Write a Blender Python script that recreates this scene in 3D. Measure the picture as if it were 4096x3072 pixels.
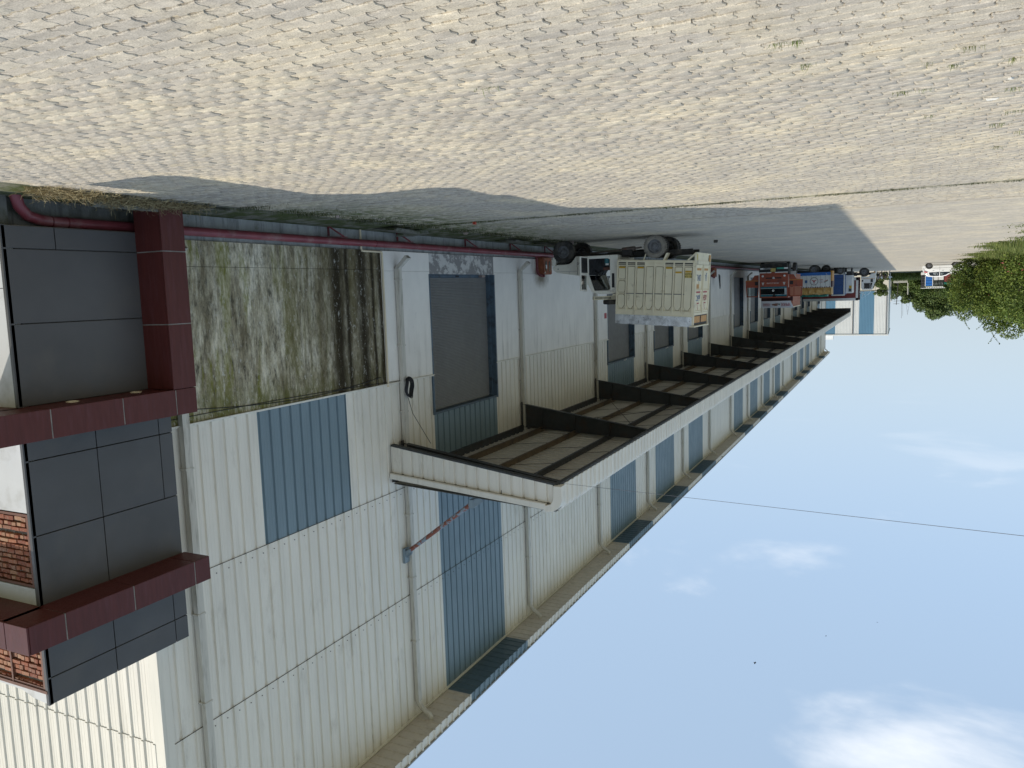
import bpy, bmesh, math, random
import numpy as np
from mathutils import Vector, Matrix, Euler
R = math.radians
random.seed(7); rng = np.random.default_rng(11)
for o in list(bpy.data.objects): bpy.data.objects.remove(o)
sc = bpy.context.scene; COL = sc.collection

# ------------------------------------------------------------------ camera (held upside down, as in the photograph)
H = 1.7
yaw, pitch, roll = R(26.5146), R(6.6639), R(-1.8213)
fw = Vector((math.sin(yaw)*math.cos(pitch), math.cos(yaw)*math.cos(pitch), math.sin(pitch)))
r0 = Vector((math.cos(yaw), -math.sin(yaw), 0)); u0 = r0.cross(fw)
rt = r0*math.cos(roll) + u0*math.sin(roll); up = u0*math.cos(roll) - r0*math.sin(roll)
cd = bpy.data.cameras.new('camera'); cam = bpy.data.objects.new('camera', cd); COL.objects.link(cam)
mx = Matrix((-rt, -up, -fw)).transposed().to_4x4(); mx.translation = (0, 0, H)
cam.matrix_world = mx
cd.sensor_width = 36; cd.lens = 3151.13/4096*36; cd.clip_end = 6000; cd.clip_start = .05
sc.camera = cam

# ------------------------------------------------------------------ sky, sun, exposure
SUN = Vector((.72, -.68, 1.0)).normalized()
wd = bpy.data.worlds.new('World'); sc.world = wd; wd.use_nodes = True
nt = wd.node_tree; nt.nodes.clear()
def wn(t, **k):
    n = nt.nodes.new(t)
    for a, v in k.items(): setattr(n, a, v)
    return n
sky = wn('ShaderNodeTexSky', sky_type='NISHITA', sun_disc=False)
sky.sun_elevation = math.asin(SUN.z); sky.sun_rotation = math.atan2(SUN.x, SUN.y)
sky.altitude = 200; sky.air_density = 1.0; sky.dust_density = 2.2; sky.ozone_density = 1.6
tc = wn('ShaderNodeTexCoord'); sep = wn('ShaderNodeSeparateXYZ'); nt.links.new(tc.outputs['Generated'], sep.inputs[0])
mxz = wn('ShaderNodeMath', operation='MAXIMUM'); mxz.inputs[1].default_value = .06; nt.links.new(sep.outputs[2], mxz.inputs[0])
dvx = wn('ShaderNodeMath', operation='DIVIDE'); nt.links.new(sep.outputs[0], dvx.inputs[0]); nt.links.new(mxz.outputs[0], dvx.inputs[1])
dvy = wn('ShaderNodeMath', operation='DIVIDE'); nt.links.new(sep.outputs[1], dvy.inputs[0]); nt.links.new(mxz.outputs[0], dvy.inputs[1])
cmb = wn('ShaderNodeCombineXYZ'); nt.links.new(dvx.outputs[0], cmb.inputs[0]); nt.links.new(dvy.outputs[0], cmb.inputs[1])
cmap = wn('ShaderNodeMapping'); cmap.inputs['Location'].default_value = (2.60, 1.02, 5.0)
nt.links.new(cmb.outputs[0], cmap.inputs[0])
cn = wn('ShaderNodeTexNoise'); cn.inputs['Scale'].default_value = .9; cn.inputs['Detail'].default_value = 9; cn.inputs['Roughness'].default_value = .52; cn.inputs['Distortion'].default_value = .25
nt.links.new(cmap.outputs[0], cn.inputs['Vector'])
cr = wn('ShaderNodeValToRGB'); cr.color_ramp.elements[0].position = .59; cr.color_ramp.elements[0].color = (0, 0, 0, 1)
cr.color_ramp.elements[1].position = .735; cr.color_ramp.elements[1].color = (.92, .92, .92, 1); cr.color_ramp.interpolation = 'EASE'
nt.links.new(cn.outputs[0], cr.inputs[0])
veil = wn('ShaderNodeMix', data_type='RGBA'); veil.inputs[0].default_value = .55; veil.inputs[7].default_value = (4.35, 5.7, 7.2, 1)   # thin humid veil over the whole sky
nt.links.new(sky.outputs[0], veil.inputs[6])
hzf = wn('ShaderNodeMapRange', interpolation_type='SMOOTHSTEP'); hzf.inputs[1].default_value = .34; hzf.inputs[2].default_value = -.02; hzf.inputs[4].default_value = .72; nt.links.new(sep.outputs[2], hzf.inputs[0])   # paler haze towards the horizon, all the way round
hz = wn('ShaderNodeMix', data_type='RGBA'); hz.inputs[7].default_value = (4.1, 4.7, 5.15, 1); nt.links.new(hzf.outputs[0], hz.inputs[0]); nt.links.new(veil.outputs[2], hz.inputs[6])
mxc = wn('ShaderNodeMix', data_type='RGBA'); mxc.inputs[7].default_value = (7.0, 7.3, 7.7, 1)
fad = wn('ShaderNodeMapRange', interpolation_type='SMOOTHSTEP'); fad.inputs[1].default_value = .10; fad.inputs[2].default_value = .42; nt.links.new(sep.outputs[2], fad.inputs[0])
fmu = wn('ShaderNodeMath', operation='MULTIPLY'); nt.links.new(cr.outputs[0], fmu.inputs[0]); nt.links.new(fad.outputs[0], fmu.inputs[1])
nt.links.new(fmu.outputs[0], mxc.inputs[0]); nt.links.new(hz.outputs[2], mxc.inputs[6])
bg = wn('ShaderNodeBackground'); bg.inputs[1].default_value = .124; nt.links.new(mxc.outputs[2], bg.inputs[0])
wo = wn('ShaderNodeOutputWorld'); nt.links.new(bg.outputs[0], wo.inputs[0])
sl = bpy.data.lights.new('sun', 'SUN'); sl.energy = 3.15; sl.angle = R(.53); sl.color = (1, .93, .80)
so = bpy.data.objects.new('sun', sl); COL.objects.link(so); so.rotation_euler = SUN.to_track_quat('Z', 'Y').to_euler(); so.location = (20, -20, 40)
vs = sc.view_settings; vs.view_transform = 'Standard'; vs.look = 'None'; vs.gamma = 1; vs.exposure = .27; vs.use_curve_mapping = False
sc.render.engine = 'CYCLES'

# ------------------------------------------------------------------ materials
def lk(t, a, b): t.links.new(a, b)
class NT:
    """small helper round a material node tree"""
    def __init__(s, name, rough=.6, metal=0, spec=.5):
        m = bpy.data.materials.new(name); m.use_nodes = True; s.m = m; s.t = m.node_tree
        s.b = s.t.nodes['Principled BSDF']; s.b.inputs['Roughness'].default_value = rough; s.b.inputs['Metallic'].default_value = metal
        s.b.inputs['Specular IOR Level'].default_value = spec
        s.pos = None
    def n(s, t, **k):
        x = s.t.nodes.new(t)
        for a, v in k.items(): setattr(x, a, v)
        return x
    def geo(s):
        if s.pos is None: s.pos = s.n('ShaderNodeNewGeometry')
        return s.pos
    def coord(s, scale=(1, 1, 1), obj=False, loc=(0, 0, 0)):
        mp = s.n('ShaderNodeMapping'); mp.inputs['Scale'].default_value = scale; mp.inputs['Location'].default_value = loc
        if obj: src = s.n('ShaderNodeTexCoord').outputs['Object']
        else: src = s.geo().outputs['Position']
        lk(s.t, src, mp.inputs[0]); return mp.outputs[0]
    def noise(s, scale=1, vec=None, detail=4, rough=.55, dist=0):
        x = s.n('ShaderNodeTexNoise'); x.inputs['Scale'].default_value = scale; x.inputs['Detail'].default_value = detail
        x.inputs['Roughness'].default_value = rough; x.inputs['Distortion'].default_value = dist
        if vec is not None: lk(s.t, vec, x.inputs['Vector'])
        return x.outputs[0]
    def ramp(s, fac, stops, interp='LINEAR'):
        x = s.n('ShaderNodeValToRGB'); e = x.color_ramp.elements; x.color_ramp.interpolation = interp
        while len(e) < len(stops): e.new(.5)
        for i, (p, c) in enumerate(stops):
            e[i].position = p; e[i].color = (c, c, c, 1) if not hasattr(c, '__len__') else (*c, 1)
        lk(s.t, fac, x.inputs[0]); return x.outputs[0]
    def mix(s, fac, a, b, blend='MIX'):
        x = s.n('ShaderNodeMix', data_type='RGBA', blend_type=blend)
        for sock, v in ((x.inputs[0], fac), (x.inputs[6], a), (x.inputs[7], b)):
            if hasattr(v, 'is_linked') or hasattr(v, 'node'): lk(s.t, v, sock)
            elif hasattr(v, '__len__'): sock.default_value = (*v, 1)
            else: sock.default_value = v
        return x.outputs[2]
    def math(s, op, a, b=0.0, clamp=False):
        x = s.n('ShaderNodeMath', operation=op); x.use_clamp = clamp
        for sock, v in ((x.inputs[0], a), (x.inputs[1], b)):
            if hasattr(v, 'node'): lk(s.t, v, sock)
            else: sock.default_value = v
        return x.outputs[0]
    def xyz(s, vec=None):
        x = s.n('ShaderNodeSeparateXYZ'); lk(s.t, vec if vec is not None else s.geo().outputs['Position'], x.inputs[0]); return x.outputs
    def smooth(s, v, a, b):
        x = s.n('ShaderNodeMapRange', interpolation_type='SMOOTHSTEP'); x.inputs[1].default_value = a; x.inputs[2].default_value = b
        lk(s.t, v, x.inputs[0]); return x.outputs[0]
    def col(s, c):
        if hasattr(c, 'node'): lk(s.t, c, s.b.inputs['Base Color'])
        else: s.b.inputs['Base Color'].default_value = (*c, 1)
        return s
    def rough(s, v): lk(s.t, v, s.b.inputs['Roughness']); return s
    def bump(s, h, strength=.3, dist=.02):
        x = s.n('ShaderNodeBump'); x.inputs['Strength'].default_value = strength; x.inputs['Distance'].default_value = dist
        lk(s.t, h, x.inputs['Height']); lk(s.t, x.outputs[0], s.b.inputs['Normal']); return s
MATS = {}
def simple(name, c, rough=.6, metal=0, var=.18, vs_=2.0, dirt=None, dscale=1.5, obj=True, bump=0, bs=30, streak=False, dthr=(.52, .72), spec=.5):
    """painted / worn surface: base colour with tonal drift, optional dirt or rust patches and fine relief"""
    n = NT(name, rough, metal, spec)
    sc_ = (3, 3, .35) if streak else (1, 1, 1)
    f = n.noise(vs_, n.coord(sc_, obj), 5)
    a = tuple(x*(1-var) for x in c); b = tuple(min(1, x*(1+var)) for x in c)
    out = n.ramp(f, [(.28, a), (.72, b)])
    if dirt:
        d = n.ramp(n.noise(dscale, n.coord(sc_, obj, (4, 7, 1)), 8, .62), [(dthr[0], 0.0), (dthr[1], 1.0)])
        out = n.mix(d, out, dirt)
    n.col(out)
    n.rough(n.ramp(n.noise(vs_*4, n.coord(sc_, obj, (1, 2, 3)), 4), [(.3, max(0, rough-.1)), (.7, min(1, rough+.12))]))
    if bump: n.bump(n.noise(bs, n.coord((1, 1, 1), obj), 5), bump)
    MATS[name] = n.m; return n.m

# --- pavers: each piece its own tone, sand swept over some, moss by the drain
def paver_mat(name, far=False):
    n = NT(name, .92, 0, .25)
    pos = n.geo().outputs['Position']
    if far:
        br = n.n('ShaderNodeTexBrick'); br.offset = .5; br.inputs['Scale'].default_value = 1; br.inputs['Mortar Size'].default_value = .005
        br.inputs['Brick Width'].default_value = .264; br.inputs['Row Height'].default_value = .132
        br.inputs['Color1'].default_value = (0, 0, 0, 1); br.inputs['Color2'].default_value = (1, 1, 1, 1); br.inputs['Mortar'].default_value = (.2, .2, .2, 1)
        lk(n.t, pos, br.inputs[0]); rnd = br.outputs[0]
    else:
        oi = n.n('ShaderNodeObjectInfo'); rnd = n.math('FRACT', n.math('ADD', n.geo().outputs['Random Per Island'], oi.outputs['Random']))
    c = n.ramp(rnd, [(0, (.37, .33, .275)), (.3, (.455, .40, .32)), (.55, (.43, .385, .32)), (.8, (.50, .44, .34)), (1, (.54, .475, .365))])
    big = n.noise(.22, n.coord(), 5, .6)
    c = n.mix(n.ramp(big, [(.38, 0.0), (.66, .75)]), c, (.39, .355, .305))
    sand = n.ramp(n.noise(.55, n.coord((1, 1, 1), loc=(3, 9, 0)), 8, .62), [(.50, 0.0), (.68, .85)])
    c = n.mix(sand, c, (.58, .50, .36))
    spk = n.ramp(n.noise(95, n.coord(), 3, .7), [(.30, .62), (.5, 1.0), (.72, 1.22)])
    c = n.mix(1.0, c, spk, 'MULTIPLY')
    strk = n.ramp(n.noise(3.5, n.coord((.35, 1.6, 1), loc=(7, 1, 0)), 6, .66), [(.32, .84), (.66, 1.12)])
    c = n.mix(1.0, c, strk, 'MULTIPLY')
    mid = n.ramp(n.noise(9, n.coord(), 6, .65), [(.3, .80), (.7, 1.14)])
    c = n.mix(1.0, c, mid, 'MULTIPLY')
    x, y, z = n.xyz()
    mg = n.math('MULTIPLY', n.smooth(x, 7.6, 10.6), n.math('MULTIPLY', n.smooth(y, 10.5, 13.5), n.smooth(y, 30, 19)))
    mg = n.math('MULTIPLY', mg, n.ramp(n.noise(3.2, n.coord((1, 1, 1)), 9, .7), [(.42, 0.0), (.56, 1.0)]))
    c = n.mix(mg, c, (.115, .13, .05))
    # joint seam overgrown, running square to the wall
    sd = n.math('ABSOLUTE', n.math('SUBTRACT', y, 16.93)); sm = n.math('MULTIPLY', n.smooth(sd, .26, .06), n.ramp(n.noise(5, n.coord((1, 2, 1)), 7, .7), [(.36, 0.0), (.52, 1.0)]))
    c = n.mix(n.math('MULTIPLY', sm, .6), c, (.10, .11, .045))
    n.col(c)
    n.bump(n.noise(130, n.coord(), 4, .7), .35, .006)
    MATS[name] = n.m; return n.m
paver_mat('paver'); paver_mat('paver_far', True)
n = NT('joint_sand', .95, 0, .1); n.col(n.ramp(n.noise(14, n.coord(), 6, .7), [(.3, (.30, .26, .20)), (.7, (.52, .46, .35))])); n.bump(n.noise(60, n.coord(), 5), .6, .01); MATS['joint_sand'] = n.m
n = NT('earth', .95, 0, .1); n.col(n.ramp(n.noise(.6, n.coord(), 8, .65), [(.3, (.07, .095, .03)), (.5, (.11, .12, .045)), (.7, (.20, .17, .10))])); n.bump(n.noise(6, n.coord(), 8), .8, .05); MATS['earth'] = n.m
n = NT('asphalt', .9, 0, .3); n.col(n.ramp(n.noise(3, n.coord(), 6, .7), [(.3, (.10, .10, .10)), (.7, (.17, .165, .16))])); MATS['asphalt'] = n.m
# --- concrete of drain and plinth, mossy low down in patches
def mossy(name, base, moss, thr=(.45, .62), sc_=2.2, rough=.9):
    n = NT(name, rough, 0, .25)
    c = n.ramp(n.noise(4, n.coord((1, 1, .5)), 8, .65), [(.3, tuple(x*.7 for x in base)), (.7, tuple(x*1.2 for x in base))])
    m = n.ramp(n.noise(sc_, n.coord((1, 1, 1), loc=(2, 5, 1)), 9, .66), [(thr[0], 0.0), (thr[1], 1.0)])
    c = n.mix(m, c, moss)
    st = n.ramp(n.noise(2.2, n.coord((4, 4, .3)), 7, .6), [(.54, 0.0), (.72, .8)])
    c = n.mix(st, c, tuple(x*.35 for x in base))
    n.col(c); n.bump(n.noise(22, n.coord(), 8, .65), .5, .02); MATS[name] = n.m
mossy('drain_slab', (.20, .19, .155), (.060, .075, .022), (.36, .56))
mossy('broken_slab', (.16, .155, .13), (.05, .06, .02), (.45, .62))
mossy('plinth', (.34, .35, .34), (.12, .13, .08), (.60, .76))
mossy('plinth_dark', (.17, .17, .155), (.07, .075, .045), (.5, .7))
# --- plaster
def plaster(name, base, stain=0):
    n = NT(name, .85, 0, .3)
    c = n.ramp(n.noise(1.4, n.coord((1, 1, .6)), 7, .6), [(.3, tuple(x*.93 for x in base)), (.7, tuple(min(1, x*1.05) for x in base))])
    x, y, z = n.xyz()
    if not stain:
        st = n.math('MULTIPLY', n.ramp(n.noise(5.5, n.coord((1, 1, .06)), 6, .6), [(.50, 0.0), (.66, 1.0)]), n.ramp(n.noise(.9, n.coord((1, 1, .7)), 5), [(.40, 0.0), (.65, 1.0)]))
        st = n.math('MULTIPLY', st, n.smooth(z, 1.9, 4.3))
        c = n.mix(n.math('MULTIPLY', st, .6), c, (.33, .30, .25))
        gr = n.ramp(n.noise(7, n.coord((1, 1, .5)), 9, .75), [(.62, 0.0), (.70, 1.0)])
        c = n.mix(n.math('MULTIPLY', gr, .3), c, (.36, .35, .33))
        # brown halo on the wall behind the hose box
        dy = n.math('SUBTRACT', y, 27.85); dz = n.math('SUBTRACT', z, 1.2)
        rr = n.math('SQRT', n.math('ADD', n.math('MULTIPLY', dy, dy), n.math('MULTIPLY', n.math('MULTIPLY', dz, dz), 3.5)))
        rr = n.math('ADD', rr, n.math('MULTIPLY', n.noise(4, n.coord((1, 1, .5)), 7, .7), .7))
        c = n.mix(n.math('MULTIPLY', n.smooth(rr, 1.25, .45), .85), c, (.13, .10, .05))
    else:
        # rain-washed wall: chalky patches, olive algae, brown wash and black runs
        f1 = n.noise(2.4, n.coord((1, 1, .20)), 8, .70, .35)
        c = n.ramp(f1, [(.36, (.65, .60, .48)), (.46, (.47, .425, .31)), (.54, (.30, .262, .175)), (.63, (.165, .135, .08))])
        f2 = n.noise(11, n.coord((1, 1, .33), loc=(0, 2, 0)), 8, .74)
        c = n.mix(1.0, c, n.ramp(f2, [(.34, .28), (.46, .88), (.60, 1.35)]), 'MULTIPLY')
        alg = n.ramp(n.noise(2.3, n.coord((1, 1, .17), loc=(0, 1.3, 2)), 8, .70, .2), [(.49, 0.0), (.58, 1.0)])
        alg = n.math('MULTIPLY', alg, n.math('ADD', n.smooth(y, 14.5, 11.2), .45), True)
        c = n.mix(n.math('MULTIPLY', n.math('MULTIPLY', alg, n.ramp(f2, [(.3, 1.0), (.62, .35)])), .9), c, (.215, .21, .028))
        low = n.math('MULTIPLY', n.smooth(z, 3.25, 4.05), n.ramp(n.noise(5, n.coord((1, 1, .4)), 7, .7), [(.38, 0.0), (.54, 1.0)]))
        c = n.mix(n.math('MULTIPLY', low, .85), c, (.115, .115, .02))
        brn = n.math('MULTIPLY', n.math('MULTIPLY', n.smooth(y, 13.2, 15.6), n.smooth(y, 17.46, 17.2)), n.ramp(n.noise(3.2, n.coord((1, 1, .09), loc=(0, 4, 0)), 7, .66), [(.32, .25), (.56, 1.0)]))
        c = n.mix(n.math('MULTIPLY', n.math('MULTIPLY', brn, n.ramp(f2, [(.3, 1.0), (.66, .55)])), .9), c, (.10, .078, .036))
        def runs(yc, w, wob): # one rain run down the wall at yc
            dd = n.math('ABSOLUTE', n.math('SUBTRACT', n.math('ADD', y, n.math('MULTIPLY', n.math('SUBTRACT', n.noise(.7, n.coord((0, 0, 1), loc=(0, 0, yc)), 2), .5), wob)), yc))
            dd = n.math('ADD', dd, n.math('MULTIPLY', n.noise(10, n.coord((1, 1, .12), loc=(0, yc, 0)), 6, .7), w*.8))
            return n.math('MULTIPLY', n.smooth(dd, w*1.6, w*.5), n.ramp(n.noise(4.0, n.coord((1, 1, .4), loc=(0, yc, 0)), 7, .72), [(.26, .5), (.46, 1.0)]))
        rsum = runs(15.60, .34, .15)
        for yc, w in ((15.98, .14), (16.60, .30), (17.05, .09), (17.40, .17)): rsum = n.math('MAXIMUM', rsum, runs(yc, w, .12))
        c = n.mix(n.math('MULTIPLY', rsum, .97), c, (.026, .018, .006))
        wht = n.math('MULTIPLY', n.ramp(n.noise(13, n.coord((1, 1, .5)), 7, .75), [(.57, 0.0), (.64, .7)]), n.ramp(n.noise(1.2, n.coord((1, 1, .5), loc=(0, 8, 0)), 4), [(.4, .25), (.6, 1.0)]))
        c = n.mix(wht, c, (.62, .60, .53))
        c = n.mix(1.0, c, n.ramp(n.noise(26, n.coord((1, 1, .6)), 6, .75), [(.28, .35), (.44, 1.0)]), 'MULTIPLY')
    n.col(c); n.bump(n.noise(28, n.coord((1, 1, .7)), 8, .65), .25 if not stain else .6, .012); MATS[name] = n.m
plaster('plaster', (.87, .83, .76)); plaster('plaster_stained', (.72, .70, .62), 1)
n = NT('plaster_worn', .9); f = n.ramp(n.noise(2.6, n.coord((1, 1, 1.2)), 9, .7), [(.46, 0.0), (.52, 1.0)])
n.col(n.mix(f, (.60, .585, .55), (.27, .26, .25))); n.bump(f, .4, .01); MATS['plaster_worn'] = n.m
# --- profiled sheet
def sheet(name, c, dirt=(.30, .26, .19), amt=.62, rough=.42):
    n = NT(name, rough, 0, .45)
    k = n.ramp(n.noise(1.1, n.coord((1.2, 1.2, .25)), 6, .6), [(.3, tuple(x*.92 for x in c)), (.7, tuple(x*1.06 for x in c))])
    st = n.ramp(n.noise(8, n.coord((1, 1, .05)), 6, .6), [(.52, 0.0), (.74, 1.0)])
    k = n.mix(n.math('MULTIPLY', st, amt), k, tuple(a*.6+b*.4 for a, b in zip(c, dirt)))
    pt = n.ramp(n.noise(2.0, n.coord((1, 1, .35), loc=(1, 2, 3)), 8, .65), [(.58, 0.0), (.76, 1.0)])
    k = n.mix(n.math('MULTIPLY', pt, amt*.7), k, dirt)
    n.col(k); n.rough(n.ramp(n.noise(5, n.coord((1, 1, .3)), 5), [(.3, rough-.08), (.7, rough+.2)])); MATS[name] = n.m
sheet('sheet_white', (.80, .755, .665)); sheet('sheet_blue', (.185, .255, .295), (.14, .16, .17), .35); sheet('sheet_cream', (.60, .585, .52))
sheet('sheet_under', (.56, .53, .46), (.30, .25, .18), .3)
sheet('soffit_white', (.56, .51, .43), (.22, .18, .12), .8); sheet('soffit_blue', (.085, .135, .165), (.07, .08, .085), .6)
sheet('trim_cream', (.76, .72, .63), (.22, .19, .14), .6)
simple('pipe_cream', (.56, .53, .46), .45, 0, .1, 3, (.33, .30, .24), 4, False, streak=True)
simple('shutter', (.27, .265, .255), .5, .1, .05, 1.0, None, 1.6, False)
simple('jamb_blue', (.075, .115, .155), .45, 0, .2, 3, (.04, .04, .04), 5, False)
simple('steel_dark', (.045, .050, .052), .55, .2, .25, 2, (.06, .04, .03), 3, False)
simple('purlin_brown', (.12, .085, .05), .6, .1, .25, 2, (.05, .045, .04), 2, False)
simple('fire_red', (.21, .045, .055), .42, 0, .25, 2.5, (.30, .16, .15), 1.6, False)
simple('fire_red_dark', (.14, .018, .022), .5, 0, .2, 4, (.06, .02, .02), 6, False)
simple('rust_box', (.28, .085, .035), .7, 0, .3, 5, (.09, .03, .015), 6, False, .3, 40)
simple('black', (.012, .012, .013), .55, 0, .2)
simple('dark_gap', (.02, .02, .021), .8, 0, .2)
simple('panel_grey', (.090, .089, .090), .40, 0, .12, .7, (.105, .10, .095), 1.1, False, spec=.28)
simple('panel_maroon', (.088, .021, .018), .45, 0, .14, 5, (.105, .032, .034), 4, False, streak=True, spec=.3)
simple('panel_white', (.60, .60, .60), .55, 0, .05, 2, (.45, .44, .42), 2, False)
simple('grout', (.22, .205, .185), .9, 0, .3, 6, None, 1, False)
simple('mortar', (.21, .195, .175), .95, 0, .4, 9, (.33, .31, .28), 6, False, .8, 60)
simple('frame_brown', (.15, .06, .035), .6, 0, .2, 6)
simple('roof_grey', (.30, .30, .29), .6, 0, .12, 1, (.22, .20, .17), 1, False)
simple('concrete', (.33, .32, .30), .9, 0, .18, 3, (.17, .16, .14), 2.5, False, .4, 25)
n = NT('brick', .92); oi = n.n('ShaderNodeObjectInfo')
c = n.ramp(oi.outputs['Random'], [(0, (.21, .065, .038)), (.35, (.29, .095, .052)), (.6, (.35, .14, .075)), (.82, (.40, .23, .14)), (1, (.24, .10, .065))])
c = n.mix(n.ramp(n.noise(22, n.coord(), 7, .7), [(.5, 0.0), (.7, .6)]), c, (.40, .33, .27)); n.col(c); n.bump(n.noise(45, n.coord(), 6), .6, .01); MATS['brick'] = n.m
n = NT('strut_flaking', .55); f = n.ramp(n.noise(6, n.coord(), 9, .7), [(.46, 0.0), (.50, 1.0)]); n.col(n.mix(f, (.25, .31, .36), (.24, .075, .045))); MATS['strut_flaking'] = n.m
simple('strut_grey', (.24, .30, .34), .5, .1, .12)
simple('conduit_cream', (.68, .58, .40), .5, 0, .08)
simple('wire_grey', (.09, .10, .125), .6)
simple('cable_black', (.012, .012, .014), .6)
simple('lamp_disc', (.62, .56, .42), .5)
# --- vehicles
simple('truck_cream', (.80, .715, .51), .5, 0, .07, 2.5, (.34, .27, .16), 3.2, dthr=(.60, .80))
simple('truck_cab', (.84, .80, .69), .35, 0, .05, 2, (.38, .33, .26), 3, dthr=(.62, .82))
simple('truck_edge_brown', (.36, .30, .19), .7)  # darker brown for the bevel ring of each pressed side panel
simple('aluminium', (.66, .67, .68), .35, .6, .25, 5, (.25, .25, .26), 5, bump=.5, bs=7)
simple('sticker_yellow', (.55, .33, .02), .45, 0, .12, 8)
simple('plate_yellow', (.62, .48, .14), .5, 0, .1, 8)
simple('sticker_orange', (.52, .25, .06), .5, 0, .2, 8)
simple('sticker_red', (.40, .035, .05), .5, 0, .1, 8)
simple('ink_black', (.02, .016, .01), .6); simple('ink_blue', (.06, .13, .28), .6); simple('ink_red', (.36, .03, .035), .6); simple('ink_white', (.7, .7, .68), .6)
simple('tyre', (.030, .029, .028), .85, 0, .3, 8, (.15, .135, .11), 3.5, bump=.3, bs=40, dthr=(.42, .75))
simple('tyre_dusty', (.25, .225, .185), .9, 0, .2, 6, (.07, .065, .06), 5)
simple('rim', (.17, .17, .172), .55, .4, .2, 6, (.06, .05, .045), 6)
simple('chassis', (.028, .026, .024), .75, 0, .3, 5, (.10, .085, .07), 4)
simple('muffler', (.16, .13, .11), .7, .3, .3, 8, (.20, .09, .05), 8)
simple('truck_red', (.31, .068, .034), .42, 0, .10, 2, (.16, .05, .035), 3)
simple('truck_salmon', (.42, .16, .095), .5, 0, .08, 2); simple('maroon_dark', (.06, .010, .012), .5)
simple('glass_dark', (.010, .012, .014), .08, 0, .1)
simple('teal_film', (.015, .13, .17), .3); simple('chrome', (.7, .7, .7), .15, .9, .05); simple('lamp_white', (.75, .75, .72), .25, 0, .04)
simple('banner_white', (.60, .60, .60), .6, 0, .05); simple('brown_print', (.22, .10, .06), .6); simple('green_print', (.05, .12, .06), .6)
simple('teal_paint', (.05, .33, .25), .5)
simple('truck_blue', (.020, .065, .20), .4, 0, .15, 2); simple('truck_blue_bright', (.02, .13, .42), .35, 0, .12, 2)
simple('truck_white', (.66, .66, .63), .45, 0, .06, 2, (.45, .42, .36), 2.5, dthr=(.6, .8))
simple('tarp_yellow', (.46, .27, .075), .6, 0, .2, 2.5, (.58, .42, .2), 2, bump=.5, bs=5); simple('tarp_green', (.02, .15, .105), .6, 0, .25, 3); simple('tarp_dark', (.045, .055, .05), .5, 0, .35, 3, bump=.6, bs=4)
simple('box_red', (.19, .030, .024), .55, 0, .12, 1, (.10, .02, .02), 2); simple('orange_paint', (.50, .24, .04), .5, 0, .15, 4)
simple('car_white', (.78, .77, .74), .2, 0, .02); simple('tail_red', (.5, .02, .025), .2)
simple('reflect_pale', (.42, .46, .46), .12); simple('hose_rag', (.05, .05, .045), .9)
simple('seat_brown', (.16, .07, .05), .8); simple('bucket_teal', (.04, .16, .18), .5)
simple('skin', (.20, .11, .075), .6); simple('hair', (.012, .010, .010), .7); simple('jeans', (.035, .045, .075), .8); simple('trouser_dark', (.02, .022, .03), .8)
simple('shirt_white', (.66, .67, .70), .8); simple('shirt_grey', (.22, .23, .26), .8); simple('shirt_brown', (.15, .10, .07), .8); simple('shirt_blue', (.40, .50, .62), .8)
simple('paper_white', (.62, .61, .58), .7); simple('wrapper_red', (.45, .06, .03), .5); simple('stone_pink', (.34, .27, .24), .9)
simple('pole_concrete', (.42, .40, .35), .9); simple('pole_dark', (.06, .055, .05), .8); simple('steel_far', (.33, .36, .40), .6)
simple('far_cream', (.60, .56, .47), .8, 0, .05, .5, None, 1, False); simple('far_white', (.66, .67, .66), .5, 0, .04, .4, None, 1, False); simple('far_blue', (.11, .23, .34), .5, 0, .05, .4, None, 1, False)
# --- plants
def leafmat(name, stops, trans=.25):
    n = NT(name, .6, 0, .35); g = n.geo()
    c = n.ramp(g.outputs['Random Per Island'], stops)
    big = n.ramp(n.noise(.45, n.coord(), 4), [(.35, .68), (.65, 1.25)])
    c = n.mix(1.0, c, big, 'MULTIPLY'); n.col(c)
    tr = n.n('ShaderNodeBsdfTranslucent'); lk(n.t, c, tr.inputs[0]); ms = n.n('ShaderNodeMixShader'); ms.inputs[0].default_value = trans
    out = n.t.nodes['Material Output']; lk(n.t, n.b.outputs[0], ms.inputs[1]); lk(n.t, tr.outputs[0], ms.inputs[2]); lk(n.t, ms.outputs[0], out.inputs[0]); MATS[name] = n.m
leafmat('leaf_vine', [(0, (.05, .09, .014)), (.5, (.115, .17, .028)), (1, (.21, .255, .052))])
leafmat('leaf_dark', [(0, (.045, .08, .016)), (.5, (.09, .14, .028)), (1, (.16, .205, .045))])
leafmat('leaf_far', [(0, (.055, .09, .024)), (.5, (.10, .145, .038)), (1, (.165, .205, .06))])
leafmat('flower_pink', [(0, (.40, .10, .10)), (1, (.50, .20, .16))], .3)
leafmat('blade_green', [(0, (.09, .13, .025)), (.5, (.15, .19, .045)), (1, (.24, .26, .09))], .3)
leafmat('blade_moss', [(0, (.035, .05, .015)), (.6, (.065, .08, .025)), (1, (.12, .11, .05))], .2)
leafmat('straw', [(0, (.16, .11, .05)), (.5, (.33, .26, .13)), (1, (.52, .44, .25))], .2)
simple('bark', (.09, .07, .05), .9, 0, .3, 6)
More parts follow.
